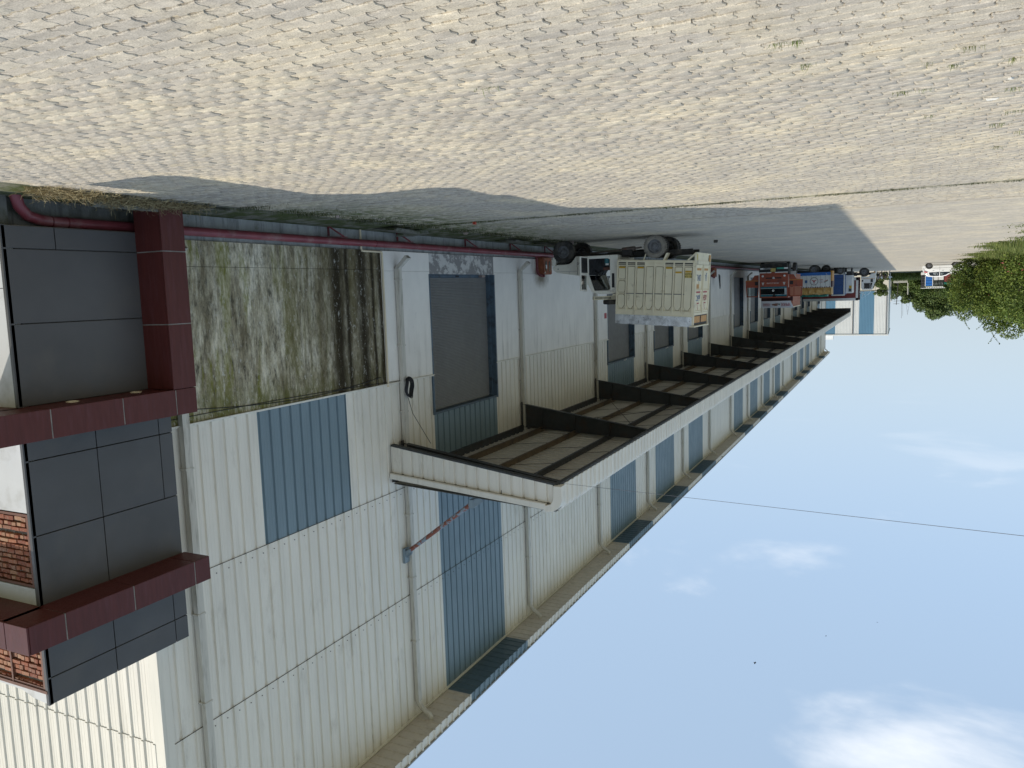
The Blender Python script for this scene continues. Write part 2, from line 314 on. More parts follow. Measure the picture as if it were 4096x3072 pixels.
# clear glass that still lets light through
n = NT('glass_clear', .03); tr = n.n('ShaderNodeBsdfTransparent'); tr.inputs[0].default_value = (.75, .80, .80, 1); gl = n.n('ShaderNodeBsdfGlossy'); gl.inputs['Roughness'].default_value = .03
fr = n.n('ShaderNodeFresnel'); ms = n.n('ShaderNodeMixShader'); lk(n.t, fr.outputs[0], ms.inputs[0]); lk(n.t, tr.outputs[0], ms.inputs[1]); lk(n.t, gl.outputs[0], ms.inputs[2]); lk(n.t, ms.outputs[0], n.t.nodes['Material Output'].inputs[0]); MATS['glass_clear'] = n.m

# ------------------------------------------------------------------ builders
ORG = {}
def link(o, parent=None):
    COL.objects.link(o)
    if parent is not None: o.parent = parent; ORG[o.name] = ORG.get(parent.name, Vector())
    return o
def tag(o, label=None, cat=None, group=None, kind=None):
    if label: o['label'] = label
    if cat: o['category'] = cat
    if group: o['group'] = group
    if kind: o['kind'] = kind
    return o
def thing(name, loc, label, cat, group=None, rz=0, world=True):
    """Empty at the base of a thing; parts built with world=True are given in world coordinates"""
    o = bpy.data.objects.new(name, None); COL.objects.link(o); o.location = loc; o.rotation_euler = (0, 0, rz); o.empty_display_size = .3
    ORG[o.name] = Vector(loc) if world else Vector()
    return tag(o, label, cat, group)
class MB:
    def __init__(s): s.v = []; s.f = []; s.m = []
    def add(s, vs_, fs, m=0):
        k = len(s.v); s.v += [tuple(p) for p in vs_]; s.f += [tuple(i+k for i in f) for f in fs]; s.m += [m]*len(fs); return s
    def box(s, x0, x1, y0, y1, z0, z1, m=0):
        return s.add([(x0,y0,z0),(x1,y0,z0),(x1,y1,z0),(x0,y1,z0),(x0,y0,z1),(x1,y0,z1),(x1,y1,z1),(x0,y1,z1)],
                     [(0,3,2,1),(4,5,6,7),(0,1,5,4),(1,2,6,5),(2,3,7,6),(3,0,4,7)], m)
    def bar(s, a, b, w, h, m=0, upv=(0, 0, 1)):
        """rectangular bar from a to b, w across, h along up"""
        a = Vector(a); b = Vector(b); d = (b-a).normalized(); u = Vector(upv)
        if abs(d.dot(u)) > .98: u = Vector((1, 0, 0))
        sd = d.cross(u).normalized(); u = sd.cross(d)
        vs_ = [p + sd*sx*w/2 + u*sz*h/2 for p in (a, b) for sx, sz in ((-1,-1),(1,-1),(1,1),(-1,1))]
        return s.add(vs_, [(0,1,2,3),(7,6,5,4),(0,4,5,1),(1,5,6,2),(2,6,7,3),(3,7,4,0)], m)
    def tube(s, pts, r, seg=10, m=0, caps=True, r2=None):
        pts = [Vector(p) for p in pts]; n = len(pts); rings = []
        pu = None
        for i, p in enumerate(pts):
            d = (pts[min(i+1, n-1)] - pts[max(i-1, 0)]).normalized()
            if pu is None: pu = Vector((0, 0, 1)) if abs(d.z) < .9 else Vector((1, 0, 0))
            a = d.cross(pu)
            if a.length < 1e-4: a = d.cross(Vector((0, 1, 0)))
            a.normalize(); b = a.cross(d).normalized(); pu = b
            rr = r if r2 is None else r + (r2-r)*i/(n-1)
            rings.append([p + a*math.cos(t)*rr + b*math.sin(t)*rr for t in (2*math.pi*j/seg for j in range(seg))])
        k = len(s.v)
        for rg in rings: s.v += [tuple(p) for p in rg]
        for i in range(n-1):
            for j in range(seg):
                q = (j+1) % seg; s.f.append((k+i*seg+j, k+i*seg+q, k+(i+1)*seg+q, k+(i+1)*seg+j)); s.m.append(m)
        if caps:
            s.f.append(tuple(k+j for j in range(seg))[::-1]); s.f.append(tuple(k+(n-1)*seg+j for j in range(seg))); s.m += [m, m]
        return s
    def prism(s, poly, lo, hi, axis='y', m=0):
        """polygon in the plane across axis, extruded from lo to hi.  y: (x,z)  x: (y,z)  z: (x,y)"""
        P = {'y': lambda a, b, t: (a, t, b), 'x': lambda a, b, t: (t, a, b), 'z': lambda a, b, t: (a, b, t)}[axis]
        n = len(poly)
        return s.add([P(a, b, lo) for a, b in poly] + [P(a, b, hi) for a, b in poly],
                     [tuple(range(n)), tuple(range(2*n-1, n-1, -1))] + [(i, n+i, n+(i+1) % n, (i+1) % n) for i in range(n)], m)
    def lathe(s, prof, c, axis='y', seg=24, m=0):
        """profile [(radius, along axis)] turned about an axis through c"""
        k = len(s.v); n = len(prof)
        for r_, t in prof:
            for j in range(seg):
                a = 2*math.pi*j/seg; p, q = r_*math.cos(a), r_*math.sin(a)
                o = {'y': (p, t, q), 'x': (t, p, q), 'z': (p, q, t)}[axis]
                s.v.append((c[0]+o[0], c[1]+o[1], c[2]+o[2]))
        for i in range(n-1):
            for j in range(seg):
                q = (j+1) % seg; s.f.append((k+i*seg+j, k+i*seg+q, k+(i+1)*seg+q, k+(i+1)*seg+j)); s.m.append(m)
        return s
    def mesh(s, name, mats, off=Vector(), smooth=False):
        me = bpy.data.meshes.new(name); me.from_pydata([(a-off.x, b-off.y, c-off.z) for a, b, c in s.v], [], s.f)
        for mt in ([mats] if isinstance(mats, str) else mats): me.materials.append(MATS[mt])
        if max(s.m, default=0): me.polygons.foreach_set('material_index', s.m)
        me.update()
        bm = bmesh.new(); bm.from_mesh(me); bmesh.ops.recalc_face_normals(bm, faces=bm.faces); bm.to_mesh(me); bm.free()
        if smooth:
            me.polygons.foreach_set('use_smooth', [True]*len(me.polygons))
            try: me.set_sharp_from_angle(angle=R(38))
            except Exception: pass
        return me
    def build(s, name, mats, parent=None, smooth=False, bevel=0, label=None):
        off = ORG.get(parent.name, Vector()) if parent is not None else Vector()
        o = bpy.data.objects.new(name, s.mesh(name, mats, off, smooth)); link(o, parent)
        if bevel:
            b = o.modifiers.new('bevel', 'BEVEL'); b.width = bevel; b.segments = 2; b.limit_method = 'ANGLE'; b.angle_limit = R(40)
        if label: o['label'] = label
        return o
def copy_tree(o, parent=None):
    c = o.copy(); COL.objects.link(c); c.parent = parent
    for ch in o.children: copy_tree(ch, c)
    return c
def raw(name, verts, faces, mat, parent=None):
    """mesh straight from numpy arrays: faces all of one size"""
    off = ORG.get(parent.name, Vector()) if parent is not None else Vector()
    verts = np.asarray(verts, np.float32) - np.array(off, np.float32); faces = np.asarray(faces, np.int32)
    me = bpy.data.meshes.new(name); me.vertices.add(len(verts)); me.vertices.foreach_set('co', verts.ravel())
    k = faces.shape[1]; me.loops.add(faces.size); me.loops.foreach_set('vertex_index', faces.ravel())
    me.polygons.add(len(faces)); me.polygons.foreach_set('loop_start', np.arange(0, faces.size, k, dtype=np.int32)); me.update(calc_edges=True); me.validate()
    me.materials.append(MATS[mat]); o = bpy.data.objects.new(name, me); return link(o, parent)
def text(parent, body, size, loc, rot, mat, depth=.002, name='lettering', sx=1.0, align='CENTER', off=True):
    cu = bpy.data.curves.new('txt', 'FONT'); cu.body = body; cu.size = size; cu.extrude = depth; cu.align_x = align; cu.align_y = 'CENTER'
    t = bpy.data.objects.new('txt', cu); COL.objects.link(t); dg = bpy.context.evaluated_depsgraph_get()
    me = bpy.data.meshes.new_from_object(t.evaluated_get(dg)); bpy.data.objects.remove(t)
    me.materials.clear(); me.materials.append(MATS[mat]); o = bpy.data.objects.new(name, me); link(o, parent)
    o.location = Vector(loc) - (ORG.get(parent.name, Vector()) if off else Vector()); o.rotation_euler = rot; o.scale = (sx, 1, 1); return o
def ribs(u0, u1, lo, hi, place, pitch=.333, w=.070, h=.042, phase=0.0, mb=None, m=0, minor=True):
    """profiled sheet: trapezoid ribs across u, running between lo(u) and hi(u); place(u, v, height) gives the point"""
    mb = mb or MB(); lo_ = lo if callable(lo) else (lambda u: lo); hi_ = hi if callable(hi) else (lambda u: hi)
    pr = [(u0, 0.0)]; k = math.floor((u0-phase)/pitch)
    while True:
        c = phase + k*pitch; k += 1
        if c > u1 + pitch: break
        seq = [(c-w/2, 0), (c-w/2+.014, h), (c+w/2-.014, h), (c+w/2, 0)]
        if minor: seq += [(c+pitch*.36, 0), (c+pitch*.36+.008, .004), (c+pitch*.36+.022, .004), (c+pitch*.36+.03, 0), (c+pitch*.62, 0), (c+pitch*.62+.008, .004), (c+pitch*.62+.022, .004), (c+pitch*.62+.03, 0)]
        pr += [(a, b) for a, b in seq if u0+1e-4 < a < u1-1e-4]
    pr.append((u1, 0.0)); pr.sort(key=lambda t: t[0])
    k0 = len(mb.v)
    for u, hh in pr: mb.v.append(tuple(place(u, lo_(u), hh))); mb.v.append(tuple(place(u, hi_(u), hh)))
    for i in range(len(pr)-1): mb.f.append((k0+2*i, k0+2*i+2, k0+2*i+3, k0+2*i+1)); mb.m.append(m)
    return mb
# ================================================================== SETTING: ground, paving, drain, road
g = MB().add([(-2500, -1500, -.62), (2500, -1500, -.62), (2500, 3500, -.62), (-2500, 3500, -.62)], [(0, 1, 2, 3)])
# verge of rough ground beside and beyond the yard stands at yard level
g.box(-400, -9.5, -60, 205, -.61, -.03); g.box(-9.5, 300, 188, 205, -.61, -.03); g.box(12.4, 300, 151, 188, -.61, -.03); g.box(-400, 400, 214, 1200, -.61, .02)
tag(g.build('ground', 'earth'), kind='structure')
GX0, GX1, GY0, GY1 = -9.5, 11.06, -8, 188
NEARY = 20.46
pv = MB()
NX_, NY_ = 84, 116; sand_v = []
hx = rng.normal(0, 1, (NY_+1, NX_+1))
for _ in range(2): hx = (hx + np.roll(hx, 1, 0) + np.roll(hx, -1, 0) + np.roll(hx, 1, 1) + np.roll(hx, -1, 1))/5
hx = hx/hx.std()
for j in range(NY_+1):
    for i in range(NX_+1):
        sand_v.append((GX0+(GX1-GX0)*i/NX_, GY0+(NEARY-GY0)*j/NY_, -.0125 + float(np.clip(hx[j, i]*.0042, -.006, .0075))))
pv.add(sand_v, [(j*(NX_+1)+i, j*(NX_+1)+i+1, (j+1)*(NX_+1)+i+1, (j+1)*(NX_+1)+i) for j in range(NY_) for i in range(NX_)], 0)
pv.add([(GX0, NEARY, 0), (GX1, NEARY, 0), (GX1, GY1, 0), (GX0, GY1, 0)], [(0, 1, 2, 3)], 1)
pv.add([(GX0, NEARY, -.0165), (GX1, NEARY, -.0165), (GX1, NEARY, 0), (GX0, NEARY, 0)], [(0, 1, 2, 3)], 1)
pave = tag(pv.build('pavement', ['joint_sand', 'paver_far']), 'sandy grey zigzag block paving of the yard', kind='structure')
# zigzag paver outline
PL, PW = .264, .132
def outline(gap=.0048):
    a, b = .0052, .009
    zz = [(0, -a), (.050, -a), (.066, a), (.116, a), (.132, -a), (.182, -a), (.198, a), (.248, a), (.264, -a)]
    top = [(x-PL/2, PW/2 + f) for x, f in zz]; bot = [(x-PL/2, -PW/2 + f) for x, f in zz]
    right = [(PL/2 + b, -PW/6), (PL/2 - b, PW/6)]; left = [(-PL/2 - b, PW/6), (-PL/2 + b, -PW/6)]
    right = [(PL/2 + b, -PW/6), (PL/2 - b, PW/6)]; left = [(-PL/2 - b, PW/6), (-PL/2 + b, -PW/6)]
    left = [(x[0]-PL, x[1]) for x in right[::-1]]
    pts = bot + right + top[::-1] + left
    pts = np.array(pts); n = len(pts)
    # shrink along the normals for the joint
    e = np.roll(pts, -1, 0) - pts; e /= np.linalg.norm(e, axis=1)[:, None]; nr = np.stack([e[:, 1], -e[:, 0]], 1)
    vn = nr + np.roll(nr, 1, 0); vn /= np.maximum(np.linalg.norm(vn, axis=1), .7)[:, None]; vn[:, 0] *= .62; vn[:, 1] *= 1.25
    return pts - vn*gap, vn
OUT, OVN = outline(); NO = len(OUT)
ctr_top = True
def paver_geo(x, y, rz, tilt, dz, drop=.016):
    """rim ring, bevel ring, foot ring + centre, as numpy"""
    sx, sy = np.sin(rz), np.cos(rz)
    def ring(ins, z):
        p = OUT - OVN*ins; q = np.stack([p[:, 0]*sy - p[:, 1]*sx, p[:, 0]*sx + p[:, 1]*sy], 1)
        zz = dz + z + q[:, 0]*tilt[0] + q[:, 1]*tilt[1]
        return np.column_stack([q[:, 0]+x, q[:, 1]+y, zz])
    return np.vstack([ring(.0080, 0), ring(0, -.0060), ring(0, -drop-.016), [[x, y, dz]]])
i_ = np.arange(NO); j_ = (i_+1) % NO
FQ = np.vstack([np.column_stack([i_+NO, j_+NO, j_, i_]), np.column_stack([i_+2*NO, j_+2*NO, j_+NO, i_+NO])])
FT = np.column_stack([i_, j_, np.full(NO, 3*NO)])
FTRI = np.vstack([FT, FQ[:, [0, 1, 2]], FQ[:, [0, 2, 3]]])
cells = []
for r_ in range(int((NEARY-1.6)/PW)):
    y = 1.6 + (r_+.5)*PW; row_off = rng.normal(0, .030)
    for c_ in range(int((GX1-GX0)/PL)+1):
        x = GX0 + (c_ + .5*(r_ % 2))*PL + .05 + row_off
        if x > GX1-PL*.55 or x < -.26*y-2.2 or x > 1.9*y+2.5: continue
        cells.append((x, y))
cells = np.array(cells)
# which ones the camera sees largest
d = np.column_stack([cells, np.zeros(len(cells))]) - np.array([0, 0, H])
zc = d @ np.array(fw); xc = d @ np.array(rt); yc = d @ np.array(up)
inv = (zc > .3) & (np.abs(xc/zc) < .66) & (np.abs(yc/zc) < .50)
order = np.argsort(np.where(inv, zc, 1e6)); big = set(order[:300].tolist())
protos = []
for k in range(6):
    V = paver_geo(0, 0, 0, rng.normal(0, .012, 2), 0); me = bpy.data.meshes.new('paver')
    me.from_pydata(V.tolist(), [], FTRI.tolist()); me.materials.append(MATS['paver']); protos.append(me)
for k in sorted(big):
    o = bpy.data.objects.new('paver', protos[k % 6]); link(o, pave)
    o.location = (cells[k][0]+rng.normal(0, .002), cells[k][1]+rng.normal(0, .002), rng.normal(0, .0028)); o.rotation_euler = (0, 0, rng.normal(0, .008))
rest = [k for k in range(len(cells)) if k not in big]
VV = []; FF = []; nv = 3*NO+1
for i, k in enumerate(rest):
    VV.append(paver_geo(cells[k][0]+rng.normal(0, .0022), cells[k][1]+rng.normal(0, .0018), rng.normal(0, .010), rng.normal(0, .013, 2), rng.normal(0, .0026))); FF.append(FTRI + i*nv)
tag(raw('paver_field', np.vstack(VV), np.vstack(FF), 'paver', pave), kind='stuff')
# drain beside the wall
dr = MB()
dr.prism([(11.20, -.60), (12.60, -.60), (12.60, .004), (12.2, -.012), (11.20, -.06)], -10, 150, 'y', 0)
tag(dr.build('drain_channel', 'drain_slab'), 'mossy sloping concrete drain strip along the wall foot', kind='structure')
kb = MB(); y = -10.0
while y < 150:
    L = 1.2 if y < 40 else 6
    kb.box(11.075+random.uniform(-.01, .01), 11.20+random.uniform(-.012, .012), y+.006, min(y+L, 150)-.006, -.6, -.004+random.uniform(-.012, .012)); y += L
tag(kb.build('kerb', 'broken_slab', bevel=.012), 'low mossy concrete edging between paving and drain', kind='structure')
rd = MB().box(-300, 300, 205, 214, -.6, .012)
tag(rd.build('road', 'asphalt'), 'narrow grey road crossing beyond the yard', kind='structure')
# ================================================================== WAREHOUSE
W = 12.56; Y0, BAY = 10.31, 7.769; YN = [Y0 + BAY*n for n in range(19)]; YEND = 150.3
YS = 9.70; ZT = 13.95; L1, L2 = 7.10, 10.25; ZP = 4.08; ZB = .50
DOORB = {1, 3, 4, 5, 7, 8, 9, 10, 12, 13, 14, 16}
door = lambda n: (YN[n]+1.78, YN[n]+5.85)
wh = thing('warehouse', (22, 80, 0), 'long white and blue profiled sheet warehouse with a deep loading canopy', 'warehouse')
# plinth, core and plaster dado
MB().box(W, W+.5, YS, YEND, -.6, ZB-.002).build('plinth', 'plinth', wh)
MB().box(W+.26, W+.5, YS+.1, YEND, ZB, ZT).build('core_wall', 'dark_gap', wh)
def plaster_piece(y0, y1, z0=ZB, z1=ZP, mat='plaster', x=W-.055, lab=None):
    o = MB().box(x, W+.24, y0, y1, z0, z1).build('plaster_panel', mat, wh)
    if lab: o['label'] = lab
# stained first bay has its own two panels with a scored joint
plaster_piece(YS, 17.46, ZB, 1.005, 'plaster_stained', lab='plaster blackened and greened by algae'); plaster_piece(YS, 17.46, 1.013, ZP-.02, 'plaster_stained', W-.055, 'plaster with olive algae and black runs')
plaster_piece(17.464, YN[1], ZB, 1.03); plaster_piece(17.464, YN[1], 1.036)
for n_ in range(1, 18):
    a, b = YN[n_], min(YN[n_+1], YEND)
    if n_ in DOORB:
        d0, d1 = door(n_)
        for p, q in ((a+.003, d0), (d1, b)):
            plaster_piece(p, q, ZB, 1.03); plaster_piece(p, q, 1.036, ZP)
        plaster_piece(d0+.002, d1-.002, ZB, 1.10, 'plaster_worn' if n_ == 1 else 'plaster', W-.052, 'sill plaster flaked to grey' if n_ == 1 else None)
    else:
        plaster_piece(a+.003, b, ZB, 1.03); plaster_piece(a+.003, b, 1.036, ZP)
fl_runs = []; y = YS
for n_ in sorted(DOORB): fl_runs.append((y, door(n_)[0]-.0)); y = door(n_)[1]
fl_runs.append((y, YEND))
for a, b in fl_runs: MB().box(W-.075, W, a, b, ZP-.018, ZP+.03).box(W-.11, W-.075, a, b, ZP-.018, ZP-.004).build('sill_flashing', 'trim_cream', wh)
# cladding sheets, three lapped tiers
def clad(y0, y1, z0, z1, mat, off):
    mb = ribs(y0, y1, z0, z1, lambda u, v, h: (W-off-(h if abs(h) < .01 else -h), u, v), phase=.07, w=.085, h=.040)
    return mb.build('cladding_sheet', mat, wh)
tiers = [(ZP+.03, L1+.02, .012), (L1, L2+.02, .024), (L2, ZT, .036)]
for n_ in range(0, 18):
    a = YS if n_ == 0 else YN[n_]; b = min(YN[n_+1], YEND)
    for ti, (z0, z1, of) in enumerate(tiers):
        if n_ == 0:
            segs = [(a, 12.68, 'sheet_white'), (12.68, 15.75, 'sheet_blue'), (15.75, b, 'sheet_white')] if ti == 0 else [(a, b, 'sheet_white')]
        elif n_ in DOORB:
            d0, d1 = door(n_); segs = [(a, d0, 'sheet_white'), (d0, d1, 'sheet_blue'), (d1, b, 'sheet_white')]
        else: segs = [(a, b, 'sheet_white')]
        for p, q, mt in segs:
            zz = 5.29 if (mt == 'sheet_blue' and ti == 0 and n_ > 0) else z0
            clad(p, q, zz, z1, mt, of)
# dark strip put in as the shadow line under each sheet lap
for z_, o1, o0 in ((L1, .024, .006), (L2, .036, .018)): MB().box(W-o1-.004, W-o0, YS, YEND, z_-.007, z_-.001).build('lap_shadow', 'chassis', wh)
# sheet screws along the laps
sw = MB()
for z_ in (L1+.14, L2+.14):
    y = 10.9
    while y < 45:
        sw.box(W-.05, W-.034, y-.008, y+.008, z_-.008, z_+.008); y += .333
sw.build('fixing_screws', 'chassis', wh)
# doors: reveals, shutter, header
SLH = .048
slat_me = MB().prism([(W+.232, 0), (W+.212, .010), (W+.206, .028), (W+.226, .044), (W+.235, .047), (W+.235, 0)], 0, 4.0, 'y')
for n_ in sorted(DOORB):
    d0, d1 = door(n_)
    f = MB(); f.box(W-.062, W+.25, d1-.014, d1+.05, 1.104, 5.286).box(W-.062, W+.25, d0-.05, d0+.014, 1.104, 5.286).box(W-.05, W+.248, d0+.015, d1-.015, 5.22, 5.283).box(W-.02, W+.248, d0+.015, d1-.015, 1.101, 1.112)
    f.box(W+.10, W+.22, d1-.09, d1-.01, 1.115, 5.225).box(W+.10, W+.22, d0+.01, d0+.05, 1.115, 5.225)
    fr = f.build('door_frame', 'jamb_blue', wh)
    if n_ == 1:
        sh = MB().box(W+.236, W+.25, d0+.02, d1-.02, 1.11, 5.22).build('roller_shutter', 'shutter', wh)
        me = slat_me.mesh('slat', 'shutter')
        for k in range(int((5.22-1.2)/SLH)):
            o = bpy.data.objects.new('slat', me); link(o, sh); o.location = Vector((0, d0+.03, 1.20+k*SLH)) - ORG[wh.name]; o.rotation_euler = (0, 0, random.gauss(0, .0004))
        MB().box(W+.19, W+.24, d0+.03, d1-.09, 1.11, 1.20).build('bottom_rail', 'jamb_blue', sh)
        MB().box(W+.05, W+.18, d1-.62, d1-.42, 1.113, 1.19).build('stop_block', 'stone_pink', wh); MB().box(W+.18, W+.205, (d0+d1)/2-.10, (d0+d1)/2+.10, 1.13, 1.18).build('shutter_handle', 'black', wh)
    else:
        mb = MB(); k = 0; z = 1.11
        step = .06 if n_ < 6 else .12
        while z < 5.22:
            mb.add([(W+.235, d0+.02, z), (W+.235, d1-.08, z), (W+.212, d1-.08, z+step*.5), (W+.212, d0+.02, z+step*.5), (W+.235, d1-.08, z+step), (W+.235, d0+.02, z+step)], [(0, 1, 2, 3), (3, 2, 4, 5)]); z += step
        mb.build('roller_shutter', 'shutter', wh)
        MB().tube([(W-.10, d0+.55*4, 5.27), (W-.22, d0+.55*4, 5.20)], .035, 8).build('door_lamp', 'lamp_white', wh)
# eave: soffit, fascia, gutter edge, roof
XE = 11.64
def colour_runs():
    y = 14.6 - 4.9
    out = []
    for n_ in range(0, 18):
        a = YS if n_ == 0 else YN[n_]; b = min(YN[n_+1], YEND)
        if n_ in DOORB:
            d0, d1 = door(n_); out += [(a, d0, 'sheet_white'), (d0, d1, 'sheet_blue'), (d1, b, 'sheet_white')]
        else: out.append((a, b, 'sheet_white'))
    return out
for a, b, mt in colour_runs():
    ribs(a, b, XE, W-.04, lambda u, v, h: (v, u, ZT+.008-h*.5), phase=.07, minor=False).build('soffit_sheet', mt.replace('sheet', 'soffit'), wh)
    ribs(a, b, ZT-.02, ZT+.25, lambda u, v, h: (XE-h, u, v), phase=.07, minor=False).build('fascia_sheet', mt, wh)
MB().box(XE-.05, XE+.04, YS-.4, YEND+.2, ZT+.25, ZT+.285).build('gutter_edge', 'roof_grey', wh)
MB().box(W-.085, W-.038, YS, YEND, ZT-.07, ZT-.01).build('soffit_trim', 'trim_cream', wh)
MB().add([(XE-.05, YS-.4, ZT+.29), (36, YS-.4, ZT+2.6), (36, YEND+.2, ZT+2.6), (XE-.05, YEND+.2, ZT+.29), (60, YS-.4, ZT+.3), (60, YEND+.2, ZT+.3)], [(0, 1, 2, 3), (1, 4, 5, 2)]).build('roof', 'roof_grey', wh)
# near gable wall, full in the sun
gz = lambda u: ZT + .2 + (u-W)*.095 if u < 36 else ZT+2.4-(u-36)*.095
for z0, z1, of in ((ZB, L1+.02, 0), (L1, L2-.08, .012), (L2-.10, None, .024)):
    ribs(W-.01, 34, z0, gz if z1 is None else z1, lambda u, v, h, of=of: (u, YS-.03-of-h, v), phase=.1, w=.09, h=.032).build('gable_sheet', 'sheet_white', wh)
MB().box(W-.09, W+.16, YS-.075, YS-.0, ZB, ZT).box(W-.09, W-.05, YS-.0, YS+.16, ZB, ZT).build('corner_trim', 'trim_cream', wh)
ribs(W, 40, ZB, ZT+1, lambda u, v, h: (u, YEND+h, v), phase=.1, minor=False).build('gable_sheet', 'sheet_white', wh)
# downpipes with swan neck, clips and shoe
def downpipe(n_, yy, clips=True):
    xp = W-.135; w2 = .082; mb = MB()
    zb_ = .62 if n_ < 8 else .5
    mb.box(xp-.065, xp+.055, yy-w2, yy+w2, .95, 13.45)
    mb.bar((xp-.005, yy, .99), (xp-.30, yy, .66), .136, .10, 0, (0, 1, 0)) if False else mb.add(
        [(xp-.065, yy-w2, .96), (xp+.055, yy-w2, .96), (xp+.055, yy+w2, .96), (xp-.065, yy+w2, .96), (xp-.39, yy-w2, .70), (xp-.30, yy-w2, .62), (xp-.30, yy+w2, .62), (xp-.39, yy+w2, .70)],
        [(0, 4, 7, 3), (1, 2, 6, 5), (0, 1, 5, 4), (3, 7, 6, 2)])
    if n_ > 0: mb.tube([(xp-.005, yy, 13.40), (xp-.005, yy, 13.50), (xp-.12, yy, 13.66), (xp-.36, yy, 13.80), (xp-.40, yy, 13.86), (xp-.40, yy, 13.99)], .075, 8)
    p = mb.build('downpipe', 'pipe_cream', wh)
    if clips and n_ < 9:
        for z in (1.25, 3.05, 4.9, 7.85, 9.7, 11.6):
            MB().box(xp-.075, xp+.10, yy-.10, yy+.10, z, z+.04).build('pipe_clip', 'pipe_cream', p)
for n_, y in enumerate(YN):
    yy = y if n_ else 10.64
    if yy < YEND: downpipe(n_, yy + (.06 if n_ == 1 else 0))
downpipe(9.5, YEND-.15, False)
# ---- canopy
CY0, CY1 = 17.50, 135.2; XO, XI = 7.52, 12.48
zin = lambda x: 6.78 + (XI-x)*.052          # underside of roof sheet
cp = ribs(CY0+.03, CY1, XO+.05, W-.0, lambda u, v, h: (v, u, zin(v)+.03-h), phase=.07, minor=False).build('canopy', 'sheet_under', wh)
for n_ in range(1, 17):
    y = YN[n_]
    prof = [(XI-.02, 5.80), (XO+.22, 6.53), (XO+.22, 6.90), (XI-.02, zin(XI)-.14)]
    r_ = MB().prism(prof, y-.006, y+.006, 'y')
    r_.bar((XI-.02, y, 5.80), (XO+.22, y, 6.53), .17, .014).bar((XI-.02, y, zin(XI)-.145), (XO+.22, y, 6.88), .17, .014)
    for x in (11.7, 10.4, 9.1):
        zb_ = 5.80 + (XI-.02-x)*.1545; r_.box(x-.006, x+.006, y-.075, y+.075, zb_, zin(x)-.16)
    r_.box(XI-.04, XI, y-.12, y+.12, 5.72, 6.75)
    r_.build('rafter', 'steel_dark', cp)
    MB().box(9.55, 9.85, y+.25, y+.55, 6.62, 6.80).box(9.38, 10.02, y+.18, y+.62, 6.60, 6.62).build('lamp_housing', 'black', cp) if n_ > 1 else None
for k, x in enumerate((11.75, 10.45, 9.15, 7.95)):
    z = zin(x)+.0
    MB().box(x-.01, x+.01, CY0+.04, CY1-.03, z-.20, z-.005).box(x-.07, x-.01, CY0+.04, CY1-.03, z-.20, z-.19).box(x+.01, x+.07, CY0+.04, CY1-.03, z-.016, z-.006).build('purlin', 'purlin_brown' if k < 2 else 'steel_dark', cp)
MB().box(XI-.06, W-.03, CY0+.04, CY1, 6.58, 6.80).build('wall_beam', 'steel_dark', cp)
sg = MB()
for n_ in range(1, 6):
    for f in (.33, .66):
        y = YN[n_] + BAY*f
        for a, b in ((11.75, 10.45), (10.45, 9.15), (9.15, 7.95)): sg.tube([(a, y, zin(a)-.05), (b, y+.35, zin(b)-.18)], .007, 5)
    if n_ == 2: sg.tube([(11.9, YN[2]+.2, 6.55), (8.0, YN[3]-.2, 6.85)], .012, 5).tube([(8.0, YN[2]+.2, 6.85), (11.9, YN[3]-.2, 6.55)], .012, 5)
sg.build('sag_rods', 'black', cp)
# outer fascia with bullnose top, ribs vertical
def fas(u, v, h):
    # v runs 0..1 up the face then round the nose
    if v < .8: return (XO-h, u, 6.50 + v/.8*.50)
    a = (v-.8)/.2*math.pi/2; return (XO+.13-(.13+h)*math.cos(a), u, 7.0+(.13+h)*math.sin(a))
fb = MB()
vs5 = [0, .8, .85, .9, .95, 1.0]
for k in range(5): ribs(CY0+.16, CY1, vs5[k], vs5[k+1], fas, phase=.07, w=.11, h=.03, mb=fb, minor=False)
fb.build('canopy_fascia', 'sheet_white', cp)
MB().box(XO+.02, XO+.16, CY0+.1, CY1, 6.46, 6.50).build('fascia_angle', 'steel_dark', cp)
# near end: ribbed panel, dark bottom angle, coping with curved corner
botz = lambda x: 5.80 + (12.50-x)*.143; topz = lambda x: 6.52 + (12.50-x)*.092
ribs(XO+.17, 12.50, botz, topz, lambda u, v, h: (u, CY0+h, v), phase=.17, minor=False, w=.08, h=.045).build('end_panel', 'sheet_white', cp)
MB().bar((12.50, CY0+.08, botz(12.5)-.03), (XO+.05, CY0+.08, botz(XO)-.03), .16, .05).build('end_angle', 'steel_dark', cp)
ec = MB()
ec.bar((12.50, CY0-.05, topz(12.5)+.085), (XO+.35, CY0-.05, topz(XO+.35)+.085), .12, .15)
ec.bar((12.50, CY0-.075, topz(12.5)+.012), (XO+.35, CY0-.075, topz(XO+.35)+.012), .03, .03)
ec.build('end_coping', 'trim_cream', cp, bevel=.008)
c0 = (XO+.30, topz(XO+.3)-.12); pts = [(c0[0] + .40*math.cos(t)*-1*1.0, c0[1] + .32*math.sin(t)) for t in [math.pi/2*i/8 for i in range(9)]]
poly = [(XO-.10, 6.48), (XO-.10, c0[1])] + pts + [(XO+.36, c0[1]+.32), (XO+.36, c0[1]+.17), (XO+.20, c0[1]+.12), (XO+.13, c0[1]), (XO+.12, 6.48)]
MB().prism(poly, CY0-.11, CY0+.16, 'y').build('corner_piece', 'trim_cream', cp, bevel=.01)
MB().add([(XO+.1, CY0, zin(XO)+.12), (XI, CY0, zin(XI)+.06), (XI, CY1, zin(XI)+.06), (XO+.1, CY1, zin(XO)+.12)], [(0, 1, 2, 3)]).build('canopy_roof', 'roof_grey', cp)
MB().box(XO-.03, XI, CY1, CY1+.03, 5.9, 7.05).build('end_panel', 'steel_dark', cp)
